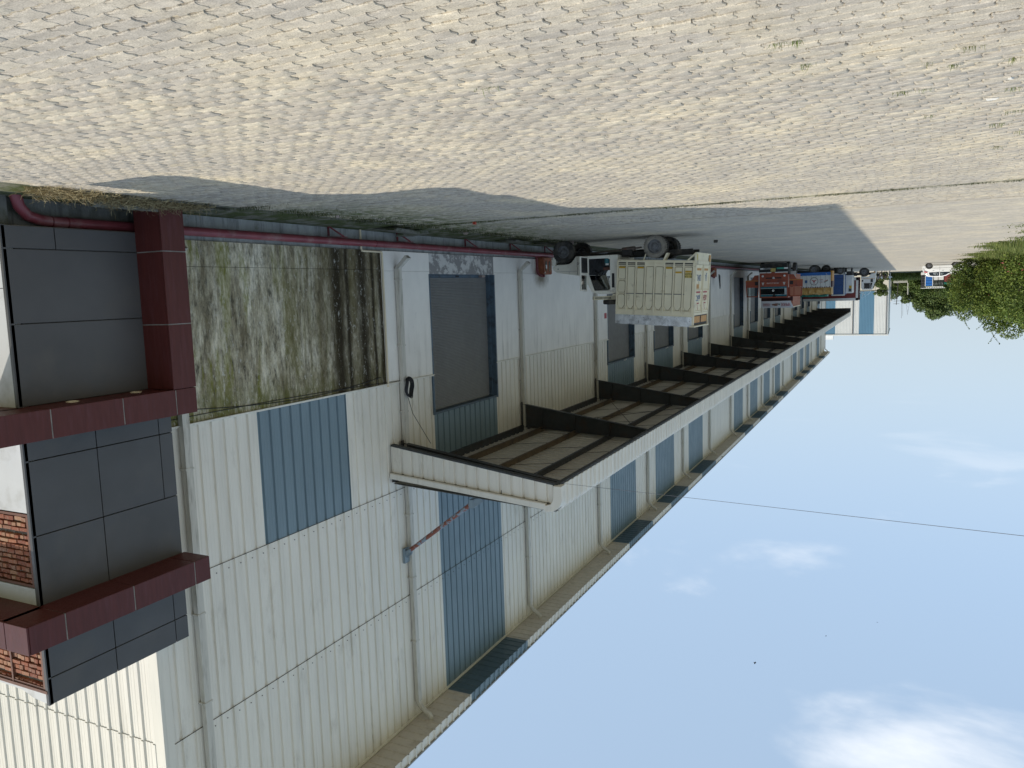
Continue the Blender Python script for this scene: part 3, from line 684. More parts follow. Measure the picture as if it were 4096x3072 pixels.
# raking tie from wall to canopy
tr_ = MB().tube([(12.40, 17.95, 8.90), (10.22, 17.95, 7.27)], .058, 14).build('tie_strut', 'strut_flaking', wh, smooth=True, label='flaking grey and rust red raking strut')
MB().box(12.44, 12.51, 17.83, 18.07, 8.80, 9.22).prism([(12.46, 8.92), (12.46, 9.10), (12.28, 8.96), (12.24, 8.78), (12.36, 8.76)], 17.93, 17.97, 'y').prism([(12.46, 8.88), (12.46, 9.06), (12.30, 8.90), (12.26, 8.78)], 17.865, 17.885, 'y').build('strut_bracket', 'strut_grey', tr_)
MB().prism([(10.32, 7.42), (10.15, 7.16), (9.92, 7.10), (9.90, 7.20), (10.18, 7.40)], 17.85, 17.88, 'y').prism([(10.32, 7.42), (10.15, 7.16), (9.92, 7.10), (9.90, 7.20), (10.18, 7.40)], 18.02, 18.05, 'y').box(10.16, 10.30, 17.84, 18.06, 7.18, 7.40).build('strut_bracket', 'strut_grey', tr_)
# notice on the wall
MB().box(W-.062, W-.056, 34.92, 35.24, 2.82, 3.07).build('notice', 'sticker_red', wh)
# ================================================================== OFFICE BLOCK at the corner
ofc = thing('office_block', (13.6, 8.6, 0), 'grey and maroon panelled stair block with bare brick side at warehouse corner', 'building')
OX, OA, OB, OZ = 12.05, 7.30, 10.05, 8.02
MB().box(OX+.08, 17.5, OA+.24, OB-.05, .45, OZ-.06).build('core_wall', 'grout', ofc)
MB().box(12.46, 12.56, 4.4, OB+.3, -.6, .448).box(OX+.30, 12.46, 5.6, 7.62, -.6, .448).build('base_wall', 'plinth_dark', ofc)
gp = .008
def gpanel(y0, y1, z0, z1):
    MB().box(OX, OX+.075, y0+gp, y1-gp, z0+gp, z1-gp).build('wall_panel', 'panel_grey', ofc, bevel=.004)
for z0, z1, ys in ((.46, .81, (OA, 8.14, 9.62)), (.81, 1.95, (OA, 9.62)), (1.95, 3.22, (OA, 9.62)), (3.62, 4.07, (OA, 8.52, 9.76, OB)), (4.07, 5.26, (OA, 8.52, 9.76, OB)), (5.26, 6.40, (OA, 8.52, OB)), (6.74, 7.13, (OA, 8.52, 9.76, OB)), (7.13, 7.58, (OA, 8.52, 9.76, OB)), (7.58, OZ, (OA, 8.52, 9.76, OB))):
    if z0 == 7.13: continue
    if z0 == 6.74: z1 = 7.58
    for a, b in zip(ys[:-1], ys[1:]): gpanel(a, b, z0, z1)
MB().box(OX+.08, 17.5, OA+.2, OB, OZ-.06, OZ-.0).build('roof', 'concrete', ofc)
MB().box(OX+.05, OX+.6, OB-.05, OB+.0, -.5, OZ-.005).build('end_panel', 'panel_grey', ofc)
# near side: pale panels and two brick infills in brown frames
NX = 17.2
def side(z0, z1, mat='panel_white', nm='side_panel', y=OA+.0, x0=OX+.0, x1=NX):
    return MB().box(x0, x1, y, y+.2, z0, z1).build(nm, mat, ofc)
MB().box(OX, OX+.06, OA-.012, OA+.06, .46, OZ).build('corner_strip', 'panel_grey', ofc)
x = OX+.07
for xa, xb in ((OX+.064, 13.5), (13.51, 15.0), (15.01, NX)):
    side(.46, 1.40, x0=xa, x1=xb); side(1.41, 3.4, x0=xa, x1=xb); side(3.41, 4.88, x0=xa, x1=xb)
side(6.10, 6.40, x0=OX+.064)
def brickwork(z0, z1, x0, x1, seedk):
    bw = side(z0, z1, 'mortar', 'brick_infill', OA+.075, x0, x1)
    MB().box(x0-.002, x0+.045, OA-.006, OA+.08, z0, z1).box(x0, x1, OA-.004, OA+.07, z0, z0+.04).box(x0, x1, OA-.004, OA+.07, z1-.04, z1).build('infill_frame', 'frame_brown', ofc)
    rr = random.Random(seedk); bm_ = [MB().box(-.5, .5, -.5, .5, -.5, .5) for _ in range(1)]
    mes = []
    for k in range(5):
        q = MB(); q.box(-.5, .5, -.5, .5, -.5, .5); q.v = [(a+rr.uniform(-.04, .04), b, c+rr.uniform(-.07, .07)) for a, b, c in q.v]; mes.append(q.mesh('brick', 'brick'))
    z = z0+.055; row = 0
    while z < z1-.075:
        hh = rr.uniform(.062, .078); xx = x0+.06 - rr.uniform(0, .1)
        header = row % 2
        if rr.random() < .10 and row > 2: z += .05
        while xx < min(x1, 13.9)-.05:
            Lb = (.105 if header else .215)*rr.uniform(.86, 1.05)
            a = max(xx, x0+.05); b_ = xx+Lb
            if b_-a > .05:
                o = bpy.data.objects.new('brick', rr.choice(mes)); link(o, bw); o.scale = (b_-a-.012, .10, hh-.010)
                o.location = Vector(((a+b_)/2, OA+.062+rr.uniform(-.012, .016), z+hh/2)) - ORG[ofc.name]; o.rotation_euler = (rr.gauss(0, .02), rr.gauss(0, .018), rr.gauss(0, .02))
            xx += Lb + rr.uniform(.006, .02)
        z += hh + rr.uniform(.010, .026); row += 1
brickwork(4.90, 6.08, OX+.07, NX, 3); brickwork(6.76, 7.78, OX+.07, NX, 8)
for zz in (6.76,): MB().box(12.93, 12.97, OA-.012, OA+.08, 6.78, 7.77).build('infill_frame', 'frame_brown', ofc)
MB().box(OX+.02, NX, OA-.02, OA+.1, 7.78, 7.83).build('infill_frame', 'frame_brown', ofc)
MB().prism([(OX+.06, 7.83), (NX, 7.83), (NX, 7.86), (13.6, 7.88), (12.75, 7.90), (12.5, 7.98), (OX+.06, OZ-.004)], OA+.01, OA+.09, 'y').build('parapet_edge', 'panel_white', ofc)
# maroon bands and portal pillar, panel by panel
BX = 11.40
def band(ys, z0, z1, xin, back, y_end_open):
    for a, b in zip(ys[:-1], ys[1:]):
        MB().box(BX, BX+.03, a+.011, b-.011, z0, z1).build('band_panel', 'panel_maroon', ofc, bevel=.004)
        MB().box(BX+.034, xin, a+.008, b-.008, z0+.0, z0+.028).build('soffit_panel', 'panel_maroon', ofc)
    MB().box(BX+.006, xin, ys[0]+.012, ys[-1]-.012, z0+.008, z1-.012).build('band_core', 'grout', ofc)
band((5.4, 6.2, 7.37, 8.60, 9.65, 10.10), 3.22, 3.67, OX+.0, 0, 0)
band((6.70, 7.28, 8.49, 9.75, 10.10), 6.37, 6.80, OX+.0, 0, 0)
for z0, z1, yy in ((6.37, 6.80, 6.70), (3.22, 3.67, 5.4)):
    xs = [BX, 11.95, 13.2, 14.5, 15.8, 17.2] if z0 > 5 else [BX, 11.95, 12.75]
    for a, b in zip(xs[:-1], xs[1:]):
        MB().box(a+.008, b-.008, yy-.022, yy+.006, z0, z1).build('band_panel', 'panel_maroon', ofc, bevel=.004)
        if a > 11.5: MB().box(a+.008, b-.008, yy+.01, OA-.0, z0, z0+.028).build('soffit_panel', 'panel_maroon', ofc)
    MB().box(OX-.02, xs[-1]-.01, yy+.01, OA+.02, z0+.008, z1-.012).build('band_core', 'grout', ofc)
for z0, z1 in ((-.15, .805), (.825, 2.065), (2.085, 3.21)):
    MB().box(BX, BX+.03, 9.61, 10.10, z0, z1).build('pillar_panel', 'panel_maroon', ofc, bevel=.004)
    MB().box(BX+.035, OX, 9.61, 9.64, z0, z1).build('pillar_panel', 'panel_maroon', ofc)
    MB().box(BX+.035, OX+.5, 10.07, 10.10, z0, z1).build('pillar_panel', 'panel_maroon', ofc)
MB().box(BX+.006, OX, 9.616, 10.094, -.4, 3.21).build('pillar_core', 'grout', ofc)
for x, y in ((11.83, 8.02), (11.85, 9.20)):
    MB().lathe([(.095, 0), (.095, -.016), (.075, -.018), (.07, -.006), (0, -.006)], (x, y, 3.222), 'z', 20).build('downlight', 'lamp_disc', ofc)
# ================================================================== FIRE MAIN along the wall foot
fm = thing('fire_main', (12.35, 30, 0), 'dull red fire water main running along the wall foot past the pillar', 'pipe')
PX, PZ = 12.34, .345
pts = [(PX-.12, 7.66, -.35), (PX-.10, 7.69, -.05), (PX-.06, 7.76, .14), (PX-.02, 7.90, .27), (PX, 8.10, PZ-.02), (PX, 8.35, PZ), (PX, 60, PZ), (PX, 140, PZ)]
MB().tube(pts, .088, 18).build('pipe', 'fire_red', fm, smooth=True)
for y in (8.28, 8.55, 17.0, 30.0): MB().tube([(PX, y, PZ), (PX, y+.02, PZ)], .094, 18).build('pipe_joint', 'fire_red_dark', fm)
for k, y in enumerate((15.35, 18.25, 22.0, 25.2, 28.2)):
    b = MB(); b.bar((PX+.13, y, .22), (PX+.13, y, -.02), .04, .04).bar((PX+.12, y, -.01), (PX-.10, y+.30, .24), .035, .035).bar((PX+.12, y-.05, .245), (PX-.12, y+.40, .245), .03, .02)
    b.build('pipe_bracket', 'fire_red_dark', fm)
def hose_box(y, label, full=True):
    hb = thing('hose_box', (12.2, y+.8, 0), label, 'hose box', 'fire hose boxes on the wall')
    b = MB().box(12.215, 12.50, y, y+.78, .44, 1.08).build('box_body', 'rust_box', hb, bevel=.01)
    if full:
        # front leaf with two tall oval lights, seen on the face towards the yard
        fr = MB().box(12.19, 12.214, y+.02, y+.76, .46, 1.06).build('box_door', 'rust_box', hb)
        for yy in (y+.23, y+.55):
            ov = [(yy + .085*math.cos(t)*1.0, .77 + .21*math.sin(t)) for t in [2*math.pi*i/18 for i in range(18)]]
            MB().prism(ov, 12.181, 12.191, 'x').build('window_light', 'glass_dark', fr)
        MB().box(12.176, 12.180, y+.17, y+.29, .72, .86).build('label_card', 'paper_white', fr)
    rp = MB().tube([(PX, y-.28, PZ), (PX, y-.28, .9), (PX-.01, y-.26, 1.02), (PX-.06, y-.20, 1.10), (PX-.10, y-.05, 1.13)], .05, 10).build('riser_pipe', 'fire_red_dark', hb, smooth=True)
    MB().lathe([(0, -.05), (.05, -.05), (.06, 0), (.05, .05), (0, .05)], (PX-.12, y+.02, 1.13), 'x', 12).build('valve_wheel', 'fire_red_dark', hb)
    MB().lathe([(0, -.02), (.03, -.02), (.03, .02), (0, .02)], (PX-.2, y+.0, 1.02), 'x', 10).build('valve_cap', 'chrome', hb)
hose_box(27.42, 'rusty orange hose box with two oval lights beside the beige truck')
hose_box(57.5, 'far rusty hose box with a dark rag hanging, before the red truck', False)
rg = thing('hanging_rag', (12.1, 58.4, 1.0), 'dark rag hanging from the far hose box', 'rag'); MB().prism([(58.1, .9), (58.5, 1.0), (58.62, 1.75), (58.5, 1.95), (58.3, 1.5), (58.15, 1.2)], 12.0, 12.05, 'x').build('cloth', 'hose_rag', rg)
# ================================================================== small services on the wall
cdt = MB().tube([(W-.075, 16.62, -.02), (W-.075, 16.62, .46), (W-.085, 16.64, .53), (W-.085, 17.47, .535), (W-.085, 17.50, .56), (W-.085, 17.50, 2.0), (W-.085, 17.49, 4.15)], .028, 8)
o = cdt.build('conduit', 'conduit_cream', None, smooth=True); tag(o, 'thin cream conduit standing against the stained wall beside the downpipe', 'conduit')
coil = thing('cable_coil', (12.2, 18.2, 4.2), 'black coil of cable hung on the downpipe above the stained wall', 'cable coil')
cm = MB()
for k in range(14):
    rx, rz = .15+random.uniform(-.03, .03), .24+random.uniform(-.04, .04); cyy = 18.18+random.uniform(-.03, .03); czz = 4.24+random.uniform(-.03, .03); xx = 12.30-random.uniform(0, .08)
    cm.tube([(xx + .02*math.sin(3*t), cyy + rx*math.cos(t), czz + rz*math.sin(t)) for t in [2*math.pi*i/22 for i in range(23)]], .014, 5, caps=False)
cm.build('loops', 'cable_black', coil)
MB().tube([(12.34, 18.2, 4.5), (12.30, 18.35, 5.0), (12.1, 18.9, 5.95)], .008, 5).build('tail', 'cable_black', coil)
for k, (z0, zm, z1, lab) in enumerate(((3.93, 3.90, 4.05, 'upper of two slack black cables along the top of the stained wall'), (3.72, 3.93, 3.62, 'lower slack black cable crossing the top of the stained wall'))):
    ps = []
    for i in range(21):
        t = i/20; y = 10.2 + t*(7.9 if k == 0 else 7.0); zz = (1-t)**2*z0 + 2*t*(1-t)*zm + t*t*(4.05 if k == 0 else 3.98)
        if k: zz = 3.72 + .30*math.sin(t*2.6) - .02*t
        ps.append((W-.07, y, zz))
    o = MB().tube(ps, .008, 5).build('wall_cable', 'cable_black'); tag(o, lab, 'cable', 'cables on the stained wall')
o = MB().tube([(8.3, 18.3, 6.62), (-1.60, 12.0, 5.115), (-12, 5.4, 3.55)], .0042, 5).build('overhead_wire', 'wire_grey'); tag(o, 'single thin wire slung from the canopy across the sky', 'wire')
# ================================================================== VEHICLES
def wheel(parent, c, Rr=.37, w=.22, axis='y', rimr=.6, dusty=False, out=-1, lugs=True):
    """tyre with tread lugs and a dished rim facing 'out'"""
    t = MB(); h = w/2; pr = [(Rr*rimr, -h*.8), (Rr*.74, -h), (Rr*.93, -h*.92), (Rr, -h*.7), (Rr, h*.7), (Rr*.93, h*.92), (Rr*.74, h), (Rr*rimr, h*.8), (Rr*rimr, -h*.8)]
    t.lathe(pr, c, axis, 28)
    if lugs:
        for k in range(30):
            a = 2*math.pi*k/30; d = Vector((math.cos(a), 0, math.sin(a))) if axis == 'y' else Vector((0, math.cos(a), math.sin(a)))
            ax = Vector((0, 1, 0)) if axis == 'y' else Vector((1, 0, 0)); tn = d.cross(ax)
            for sgn in (-1, 1):
                p = Vector(c) + d*(Rr*.985) + ax*sgn*h*.62; sk = ax*sgn*h*.42
                t.bar(p-sk*.8, p+sk, Rr*.085, Rr*.06, 0, tuple(d))
    ty = t.build('wheel', 'tyre_dusty' if dusty else 'tyre', parent)
    q = MB(); s = out
    prr = [(Rr*rimr, s*h*.82), (Rr*rimr*.93, s*h*.86), (Rr*rimr*.88, s*h*.45), (Rr*rimr*.55, s*h*.40), (Rr*rimr*.45, s*h*.75), (Rr*rimr*.28, s*h*.80), (Rr*rimr*.25, s*h*1.0), (0, s*h*1.02)]
    q.lathe(prr, c, axis, 20)
    for k in range(6):
        a = 2*math.pi*k/6; rr = Rr*rimr*.36; o = (rr*math.cos(a), rr*math.sin(a))
        pc = (c[0]+o[0], c[1]+s*h*.80, c[2]+o[1]) if axis == 'y' else (c[0]+s*h*.80, c[1]+o[0], c[2]+o[1])
        q.lathe([(Rr*.035, s*.0), (Rr*.035, s*.02), (0, s*.02)], pc, axis, 6)
    q.build('rim', 'rim', ty, smooth=True)
    return ty
FACE_S = (R(90), 0, 0)            # lettering read from -Y
FACE_W = (R(90), 0, R(-90))       # lettering read from -X
def hindi(parent, x0, x1, z, h, y, mat, seed, name='lettering'):
    """a word in a headline script: top bar with hanging strokes, in the XZ plane"""
    rr = random.Random(seed); mb = MB(); mb.box(x0, x1, y-.004, y, z+h*.42, z+h*.5); x = x0+h*.12
    while x < x1-h*.15:
        mb.box(x+h*.30, x+h*.38, y-.004, y, z-h*.5, z+h*.43)
        k = rr.randint(0, 2)
        if k == 0: mb.tube([(x+h*.30, y-.002, z+h*.05), (x+h*.12, y-.002, z+h*.12), (x+h*.03, y-.002, z-h*.08), (x+h*.14, y-.002, z-h*.25), (x+h*.2, y-.002, z-h*.18)], h*.045, 4)
        elif k == 1: mb.tube([(x+h*.08, y-.002, z+h*.42), (x+h*.08, y-.002, z), (x+h*.30, y-.002, z-h*.05)], h*.045, 4)
        else: mb.bar((x+h*.02, y-.002, z-h*.3), (x+h*.32, y-.002, z+h*.2), .004, h*.09)
        x += h*.52
    return mb.build(name, mat, parent)

# ---- beige truck, nose to the dock
bt = thing('beige_truck', (8.3, 26.42, 0), 'cream high sided lorry with its cab door open, nose to the wall', 'truck', world=False, rz=R(1.2))
ch = MB()
for v in (-.40, .40): ch.box(-2.1, 2.45, v-.04, v+.04, .48, .64)
for u in (-1.9, -.97, .1, 1.2, 2.3): ch.box(u-.05, u+.05, -.4, .4, .5, .6)
ch.box(-1.02, -.92, -.70, .70, .32, .42).lathe([(0, -.14), (.15, -.12), (.15, .12), (0, .14)], (-.97, 0, .36), 'y', 12)
ch.box(2.25, 2.35, -.7, .7, .33, .42).box(1.5, 2.4, -.42, .42, .42, .82).tube([(1.0, 0, .50), (-.8, 0, .42)], .05, 8)
ch.box(-.1, .26, -.62, -.42, .42, .60)
chs = ch.build('chassis', 'chassis', bt)
MB().tube([(1.5, -.30, .45), (.6, -.45, .42), (.28, -.50, .40)], .03, 8).tube([(.28, -.50, .40), (-.18, -.55, .38)], .075, 12).tube([(-.18, -.55, .38), (-.42, -.6, .36)], .028, 8).build('exhaust', 'muffler', bt, smooth=True)
for v, ou in ((-.80, -1), (.80, 1)): wheel(bt, (2.30, v, .385), .385, .22, 'y', .56, False, ou)
wheel(bt, (-.97, -.84, .37), .37, .20, 'y', .62, True, -1); wheel(bt, (-.97, -.60, .37), .37, .20, 'y', .62, False, -1)
wheel(bt, (-.97, .84, .37), .37, .20, 'y', .62, False, 1); wheel(bt, (-.97, .60, .37), .37, .20, 'y', .62, False, 1)
# cab shell
V0, V1 = -.86, .86
cab = MB()
for v0, v1 in ((V0, V0+.05), (V1-.05, V1)):
    cab.prism([(.33, .57), (.61, .57), (.61, 1.70), (.66, 1.75), (.40, 1.84), (.33, 1.80)], v0, v1, 'y')
    cab.prism([(.61, .57), (1.42, .57), (1.42, .67), (.69, .67), (.61, .72)], v0, v1, 'y')
    cab.prism([(.66, 1.75), (1.19, 1.75), (1.27, 1.80), (1.0, 1.865), (.40, 1.84)], v0, v1, 'y')
    cab.prism([(1.38, 1.20), (1.19, 1.75), (1.27, 1.80), (1.60, 1.22)], v0, v1, 'y')
    cab.prism([(1.38, .67), (1.42, .57), (1.80, .555), (1.79, 1.215), (1.60, 1.22), (1.38, 1.20)], v0, v1, 'y')
cab.prism([(.33, .57), (.37, .57), (.37, 1.82), (.33, 1.80)], V0+.05, V1-.05, 'y')
cab.prism([(.36, 1.80), (.40, 1.845), (.7, 1.875), (1.0, 1.87), (1.27, 1.80), (1.20, 1.77), (.66, 1.80)], V0+.02, V1-.02, 'y')
cab.box(.37, 1.75, V0+.05, V1-.05, .56, .60)
cb = cab.build('cab', 'truck_cab', bt, bevel=.012)
MB().prism([(1.60, 1.215), (1.585, 1.235), (1.26, 1.79), (1.275, 1.80)], V0+.06, V1-.06, 'y').build('windscreen', 'glass_clear', cb)
MB().box(.45, .545, V0-.004, V0+.01, 1.18, 1.66).build('vent_grille', 'black', cb)
# bonnet and wings with the wheel arch cut out
hood = [(1.79, .555), (1.86, .56), (1.93, .66), (2.02, .76), (2.12, .805), (2.30, .815), (2.58, .815), (2.64, .86), (2.74, .88), (2.73, .96), (2.68, 1.03), (2.58, 1.08), (2.30, 1.135), (1.80, 1.215)]
hd = MB().prism(hood, V0, V1, 'y').build('bonnet', 'truck_cab', bt, bevel=.02)
MB().box(1.80, 2.60, V0-.004, V0+.002, 1.055, 1.062).box(1.795, 1.80, V0-.005, V0+.002, .60, 1.2).box(2.0, 2.6, V0+.06, V1-.06, .78, .83).lathe([(0, -.008), (.018, -.008), (.018, .002)], (2.52, V0, .965), 'y', 10).build('panel_gaps', 'black', hd)
MB().box(2.62, 2.78, V0+.02, V1-.02, .62, .84).box(2.60, 2.72, V0-.01, V0+.1, .55, .80).build('bumper', 'truck_cab', bt, bevel=.02)
text(hd, 'DRO', .10, (1.70, V0-.004, .80), FACE_S, 'ink_black', off=False)
# cab inside
MB().box(.45, .95, -.75, .75, .62, .95).box(.40, .55, -.75, .75, .95, 1.45).build('seat', 'black', cb, bevel=.04)
MB().prism([(1.15, .62), (1.75, .62), (1.72, 1.20), (1.42, 1.20), (1.30, 1.05)], V0+.07, V1-.07, 'y').build('dashboard', 'dark_gap', cb)
MB().box(.37, .38, V0+.06, V1-.06, .6, 1.78).box(.40, 1.2, V0+.06, V1-.06, 1.755, 1.79).build('cab_lining', 'black', cb)
st = MB(); cs = Vector((1.16, -.40, 1.20)); ax = Vector((-.75, 0, .66)).normalized(); e1 = Vector((0, 1, 0)); e2 = ax.cross(e1)
st.tube([cs + e1*.2*math.cos(t) + e2*.2*math.sin(t) for t in [2*math.pi*i/20 for i in range(21)]], .018, 6, caps=False); st.bar(cs-e1*.2, cs+e1*.2, .03, .02); st.tube([cs, cs-ax*.3], .025, 8)
st.build('steering_wheel', 'black', cb)
MB().tube([(.75, -.72, .66), (.75, -.72, .84)], .09, 12).build('bucket', 'bucket_teal', cb); MB().tube([(.75, -.72, .84), (.75, -.72, .90)], .07, 12).build('bucket', 'lamp_white', cb)
MB().box(.70, .98, -.55, -.3, .95, 1.06).build('cushion', 'seat_brown', cb, bevel=.03)
# open driver's door, hinged at the windscreen post
dr_ = MB().prism([(0, .60), (.82, .60), (.82, 1.18), (0, 1.20)], -.03, .03, 'y')
dr_.bar((0.02, 0, 1.19), (.10, 0, 1.76), .05, .05).bar((.80, 0, 1.18), (.80, 0, 1.72), .05, .05).bar((.10, 0, 1.75), (.82, 0, 1.72), .05, .05).bar((0, 0, 1.19), (.82, 0, 1.18), .06, .06)
do = dr_.build('cab_door', 'truck_cab', bt, bevel=.01); do.location = (1.44, V0-.02, 0); do.rotation_euler = (0, 0, R(-97))
MB().box(.03, .79, -.033, -.028, .64, 1.14).box(.03, .79, .031, .034, .66, 1.12).build('door_lining', 'black', do)
MB().box(.30, .48, .02, .07, 1.36, 1.62).bar((.3, .03, 1.5), (.2, 0, 1.5), .02, .02).build('mirror', 'lamp_white', do, bevel=.015)
MB().box(.04, .78, -.006, .006, 1.22, 1.70).build('door_glass', 'glass_clear', do)
MB().box(1.30, 1.34, V1+.06, V1+.22, 1.30, 1.56).bar((1.4, V1, 1.4), (1.32, V1+.1, 1.4), .02, .02).build('mirror', 'lamp_white', bt, bevel=.015)
# rack over the cab and spare wheel
rk = MB()
for v in (V0+.02, V1-.05):
    rk.box(.40, 1.26, v, v+.03, 1.945, 2.065).prism([(.34, 1.86), (.52, 1.88), (.56, 1.94), (.70, 1.97), (.72, 2.06), (.34, 2.06)], v, v+.03, 'y')
rk.box(1.22, 1.26, V0+.02, V1-.02, 1.95, 2.06).box(.80, .84, V0+.02, V1-.02, 2.03, 2.06).box(.42, .46, V0+.02, V1-.02, 2.03, 2.06)
rkk = rk.build('cab_rack', 'truck_cream', bt)
hl = MB()
for k in range(13): hl.box(.60+k*.046, .618+k*.046, V0+.012, V0+.022, 1.975, 2.035)
hl.build('rack_holes', 'black', rkk)
wheel(bt, (.66, -.30, 2.15), .33, .16, 'y', .55, False, -1) if False else MB().lathe([(.17, -.07), (.25, -.085), (.32, -.075), (.345, -.05), (.345, .05), (.32, .075), (.25, .085), (.17, .07), (.17, -.07)], (.70, -.35, 2.15), 'z', 24).build('spare_wheel', 'tyre', bt, smooth=True)
# cargo body, tail a little high
cg = MB(); BL = 2.60; S = .95
cg.box(-BL, 0, -S, S, -.06, 0).box(-BL+.02, -.0, -S+.02, -S+.05, 0, 1.72).box(-BL+.02, -.0, S-.05, S-.02, 0, 1.72).box(-.04, 0, -S+.05, S-.05, 0, 1.95)
cgo = bpy.data.objects.new('cargo_body', cg.mesh('cargo_body', 'truck_cream')); link(cgo, bt); cgo.location = (.30, 0, .80); cgo.rotation_euler = (0, R(3.2), 0)
NCOL = 8; cw = (BL-.04)/NCOL
fr = MB()
for k in range(NCOL+1):
    a = -.02-k*cw; fr.box(a-.022, a+.022, -S-.030, -S+.03, 0, 1.66)
fr.box(-BL, 0, -S-.014, -S+.03, 1.58, 1.745).box(-BL, 0, -S-.014, -S+.03, -.03, .022).box(-BL, 0, -S-.02, -S+.03, 1.725, 1.75)
for z in (.062, .105): fr.box(-BL, 0, -S-.008, -S+.03, z, z+.018)
fr.build('side_frame', 'truck_cream', cgo)
MB().box(-BL, 0, S-.03, S+.014, 1.58, 1.745).build('side_rail', 'truck_cream', cgo); MB().box(-BL, 0, S-.03, S+.014, -.03, .022).build('side_rail', 'truck_cream', cgo)
for k in range(NCOL):
    if k in (3, 4): continue
    a = -.02-k*cw; MB().box(a-cw+.022, a-.022, -S+.004, -S+.018, .022, .125).build('side_slot', 'black', cgo)
# scalloped arch board over the rear wheel
ab = []
x0_, x1_ = -.02-5*cw+.02, -.02-3*cw-.02
arch = [(x0_, .145), (x0_, -.0), (x0_+.05, .03), (x0_+.16, .075), (x0_+.24, .055), ((x0_+x1_)/2-.02, .03), ((x0_+x1_)/2, .07), ((x0_+x1_)/2+.02, .03), (x1_-.24, .055), (x1_-.16, .075), (x1_-.05, .03), (x1_, 0), (x1_, .145)]
MB().prism(arch, -S-.01, -S+.02, 'y').build('arch_board', 'truck_cream', cgo)
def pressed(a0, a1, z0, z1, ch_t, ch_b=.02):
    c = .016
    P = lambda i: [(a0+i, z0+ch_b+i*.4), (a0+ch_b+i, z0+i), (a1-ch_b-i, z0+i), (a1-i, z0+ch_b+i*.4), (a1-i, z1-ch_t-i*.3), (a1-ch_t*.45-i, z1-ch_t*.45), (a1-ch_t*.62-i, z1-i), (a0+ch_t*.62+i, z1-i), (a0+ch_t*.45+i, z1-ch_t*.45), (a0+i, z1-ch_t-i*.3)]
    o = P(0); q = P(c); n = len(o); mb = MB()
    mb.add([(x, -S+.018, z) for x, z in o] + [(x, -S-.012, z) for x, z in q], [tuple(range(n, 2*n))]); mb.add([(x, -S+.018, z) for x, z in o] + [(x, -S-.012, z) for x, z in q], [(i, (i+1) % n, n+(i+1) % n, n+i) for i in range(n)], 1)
    mb.build('side_panel', ['truck_cream', 'truck_edge_brown'], cgo)
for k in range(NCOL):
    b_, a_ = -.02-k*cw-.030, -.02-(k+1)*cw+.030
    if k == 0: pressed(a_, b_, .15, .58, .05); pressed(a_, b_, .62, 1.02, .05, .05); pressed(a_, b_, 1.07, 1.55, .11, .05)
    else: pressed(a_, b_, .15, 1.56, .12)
MB().prism([(-.30, 1.045), (-.28, 1.06), (-2.30, 1.035), (-2.32, 1.02)], -S-.02, -S-.013, 'y').tube([(-.30, -S-.02, 1.05), (-2.32, -S-.02, 1.028)], .012, 5).build('lashing_rope', 'rim', cgo)
def st_(a0, a1, z0, z1, mat, y=-S-.014, nm='reflector_strip'): return MB().box(a0, a1, y-.002, y, z0, z1).build(nm, mat, cgo)
for k, z in ((0, .165), (2, .165), (5, .165), (6, .30), (7, .27)):
    b_, a_ = -.02-k*cw-.055, -.02-(k+1)*cw+.055; st_(a_, b_, z, z+.055, 'sticker_yellow')
b_, a_ = -.02-7*cw-.05, -.02-8*cw+.05
st_(a_, b_, .335, .50, 'plate_yellow', nm='plate')
text(cgo, 'DL·1LA', .085, ((a_+b_)/2, -S-.020, .375+.085), FACE_S, 'ink_black', off=False, sx=.9); text(cgo, 'B 6325', .085, ((a_+b_)/2, -S-.020, .372), FACE_S, 'ink_black', off=False, sx=.95)
st_(-BL+.0, -BL+.035, .62, .80, 'sticker_yellow', -S-.016)
# aluminium topping
al = MB()
NA = 26
for i in range(NA):
    a0 = -BL + BL*i/NA; a1 = -BL + BL*(i+1)/NA
    dz0, dz1 = .006*math.sin(i*1.7), .006*math.sin((i+1)*1.7); dy0, dy1 = .004*math.sin(i*.9+1), .004*math.sin((i+1)*.9+1)
    al.add([(a0, -S-.016, 1.755), (a1, -S-.016, 1.755), (a1, -S-.01+dy1, 2.07+dz1), (a0, -S-.01+dy0, 2.07+dz0), (a0, -S+.004, 1.755), (a1, -S+.004, 1.755), (a1, -S+.006+dy1, 2.07+dz1), (a0, -S+.006+dy0, 2.07+dz0)], [(0, 1, 2, 3), (5, 4, 7, 6), (3, 2, 6, 7)])
al.box(-BL, 0, S-.02, S, 1.75, 2.07); al.build('top_sheet', 'aluminium', cgo, label='dented bare aluminium sheet')
